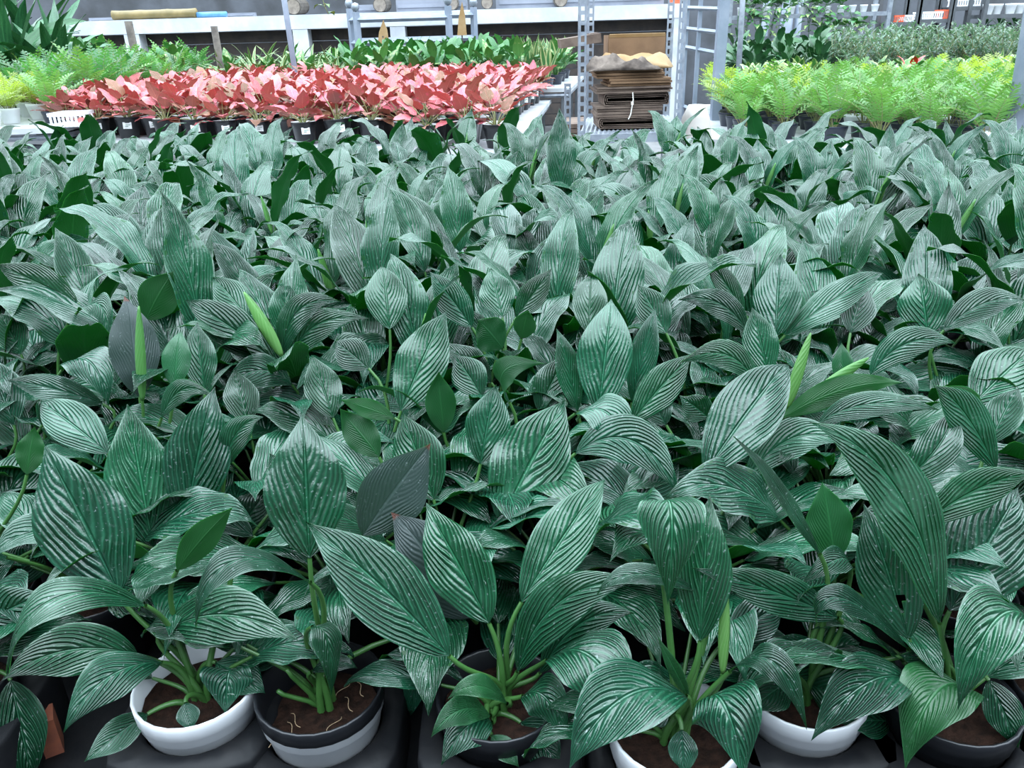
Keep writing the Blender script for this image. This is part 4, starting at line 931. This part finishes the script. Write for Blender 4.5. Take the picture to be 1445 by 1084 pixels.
# tube trolley right of the rack
YT = 6.6
tr = thing('plant_trolley', (at(995, 80, YT).x, YT, 0), 'tall grey trolley of square tubes beside the cardboard rack', 'trolley'); ot = V((at(995, 80, YT).x, YT, 0))
V4 = [(968, YT + .5, .03), (986, YT + .3, .03), (1018, YT, .075)]
pts = [at(x, 50, Y) for x, Y, _ in V4]
for p, (x, Y, w_) in zip(pts, V4): m = MB(); m.box((p.x - ot.x, Y - YT, 1.05), (w_, w_, 2.1), 'bluegrey'); obj('upright', m, tr)
p4 = at(960, 50, YT - .0); m = MB(); m.box((p4.x + .02 - ot.x, -.02, 1.05), (.03, .03, 2.1), 'bluegrey'); obj('upright', m, tr)
for y0, y2 in ((11, 13), (40, 46), (66, 76), (150, 170)):
    a = at(965, y0, V4[0][1]); c = at(1018, y2, YT); m = MB(); wbox(m, a - ot, c - ot, .024, 'bluegrey'); obj('rail', m, tr)

# ------------------------------------------------------------------ shelves at the far right
def shelf_unit(name, x0, x1, Y, shelves, label, depth=.45, mat='galv', slope=0):
    a, b = at(x0, 20, Y), at(x1, 20, Y); o_ = V(((a.x + b.x) / 2, Y, 0)); root = thing(name, o_, label, 'shelf'); L = b.x - a.x
    for sx in (-1, 1):
        for sy in (0, 1): m = MB(); m.box((sx * L / 2, sy * depth, 1.3), (.05, .05, 2.6), mat); obj('upright', m, root)
    zs = []
    for y in shelves:
        z = at((x0 + x1) / 2, y, Y).z; zs.append(z); m = MB(); m.box((0, 0, z - .025), (L, .03, .05), mat); m.box((0, depth, z - .025), (L, .03, .05), mat)
        for i in range(6): m.box((-L / 2 + L * (i + .5) / 6, depth / 2, z - .01), (.02, depth, .02), mat)
        obj('shelf', m, root)
    return o_, L, zs
ME['pot_small'] = pot_mb(.05, .037, .085, 'white_pot', 'white_pot').mesh('small_pot')
YS = 11.5
o_, L, zs = shelf_unit('vine_shelf', 1030, 1254, YS, (19, 50), 'grey steel shelf with trailing vines and a row of white pots')
vin = []
def vine(seed):
    q = random.Random(seed); root = link('trailing_pothos', None); link('pot', ME['pot_small'], root)
    for i in range(10):
        o = obj('leaf', gleaf(q, i * 2.4, q.uniform(.2, 1.2), q.uniform(.6, 1.4), q.uniform(.05, .14), q.uniform(.11, .16), .05, heart_profile, q.choice(('green', 'cream', 'green')), 'green_under', .08), root, True)
    for k in range(2):
        az = -PI / 2 + q.uniform(-.7, .7); d = V((math.cos(az), math.sin(az), 0)); ln = q.uniform(.15, .5)
        vp = bez(V((0, 0, .085)), d * .14 + V((0, 0, .13)), d * .2 + V((0, 0, -.05)), d * .19 + V((q.uniform(-.05, .05), 0, -ln)), 8)
        m = MB(); m.tube(vp, .004, 'petiole', 5); st = obj('vine_stem', m, root, True)
        for i in range(6):
            o = obj('leaf', gleaf(q, az + q.uniform(-1.2, 1.2), .2, 1.3, .03, q.uniform(.09, .14), .042, heart_profile, q.choice(('green', 'cream')), 'green_under', 0), root, True); o.location = vp[3 + i if 3 + i < 9 else 8]
    return root
vpool = Pool([vine(700 + i) for i in range(4)], 'trailing pothos in a white pot spilling over the steel shelf', 'plant', 'trailing pothos on the shelf')
for i in range(9): vpool.put(V((o_.x - L / 2 + .18 + i * .165, YS + .12 + .05 * (i % 2), zs[0])), R.uniform(.95, 1.15), rz=R.uniform(-.3, .3), tilt=0)
wp = link('empty_pot', ME['pot_small'], None, (0, 0, 0)); first = True
for i in range(4):
    o = wp if first else wp.copy()
    if not first: C.objects.link(o)
    first = False; o.location = (o_.x + L / 2 - .6 + i * .15, YS + .1, zs[0]); tag(o, 'small white pot on the steel shelf beside the vines', 'pot', 'white pots on the vine shelf')
for i in range(3): vpool.put(V((o_.x + L / 2 - .65 + i * .2, YS + .22, zs[1])), .9, tilt=0)
vpool.rest()
for x, yb, r_, lab in ((1107, 60, .085, 'fat pale pipe standing under the vine shelf'), (1123, 60, .05, 'dull steel post under the vine shelf'), (1077, 60, .05, 'narrow steel post under the vine shelf near the slim pole')):
    p = at(x, yb, YS + .8); m = MB(); H = 2.2; m.lathe([(r_, 0), (r_, H), (r_ * .8, H), (r_ * .8, H - .03)], 'bluegrey', 14); m.lathe([(r_ * 1.08, 1.05), (r_ * 1.08, 1.1)], 'galv', 14); tag(obj('standing_pipe', m, None, True, (p.x, YS + .8, 0)), lab, 'pipe')
def crate(x0, x1, z, Y, mats, label, h=.12, n=9):
    a, b = at(x0, 20, Y), at(x1, 20, Y); L = b.x - a.x; root = thing('slatted_crate', ((a.x + b.x) / 2, Y + .14, z), label, 'crate')
    m = MB(); m.box((0, 0, .01), (L, .26, .02), mats); obj('crate_bottom', m, root)
    m = MB(); m.box((0, -.13, h - .012), (L, .012, .024), mats); m.box((0, .13, h - .012), (L, .012, .024), mats); m.box((-L / 2, 0, h - .012), (.012, .26, .024), mats); m.box((L / 2, 0, h - .012), (.012, .26, .024), mats); obj('crate_rim', m, root)
    sm = MB(); sm.box((0, 0, h / 2), (L / n * .45, .01, h * .9), mats); me = sm.mesh('slat', False)
    for i in range(n):
        for yy in (-.13, .13): link('slat', me, root, (-L / 2 + L * (i + .5) / n, yy, 0))
    return root
YR = 12.3
o_, L, zs = shelf_unit('crate_shelf', 1258, 1296, YR, (31, 46), 'narrow grey shelf bay with a red tray', .4, 'darksteel'); crate(1263, 1277, zs[0], YR, 'orange', 'red slatted tray in the narrow shelf bay', .09, 5); crate(1280, 1292, zs[0], YR, 'white_pot', 'white slatted tray beside the red tray in the bay', .09, 5)
o_, L, zs = shelf_unit('crate_shelf', 1298, 1341, YR, (27, 50), 'grey shelf bay holding a long white crate', .4, 'darksteel'); crate(1301, 1331, zs[0], YR, 'white_pot', 'long white slatted crate on the grey shelf bay', .1, 10); crate(1332, 1339, zs[0], YR, 'orange', 'small red crate at the end of the long white crate', .12, 3)
o_, L, zs = shelf_unit('crate_shelf', 1344, 1386, YR, (9, 46), 'grey shelf bay with white punnets near its top', .4, 'darksteel'); crate(1348, 1382, zs[0], YR, 'white_pot', 'white slatted crate high in the shelf bay', .1, 10)
o_, L, zs = shelf_unit('pot_shelf', 1389, 1500, YR - .4, (19, 48), 'grey shelf with rows of small white pots above the sage bushes', .4, 'darksteel')
for i in range(7):
    o = wp.copy(); C.objects.link(o); o.scale = (1.5,) * 3; o.location = (o_.x - L / 2 + .12 + i * .155, YR - .25 + .06 * (i % 2), zs[0]); tag(o, 'white pot in the row above the sage bushes', 'pot', 'white pots on the far shelf')
ppl = Pool([rosette(720 + i, 'shelf_seedling', 9, pet=(.05, .1), L=(.1, .16), wr=.4, top='dark', under='dark') for i in range(2)], 'dark leafy seedling on the lower deck of the far shelf', 'plant', 'seedlings on the far shelf')
for i in range(5): ppl.put(V((o_.x - L / 2 + .15 + i * .2, YR - .2, zs[1])), 1.0, tilt=0)
ppl.rest()

crate(30, 74, LZ, 6.28, 'white_pot', 'white slatted tray at the bench corner by the yellow green ferns', .1, 7)
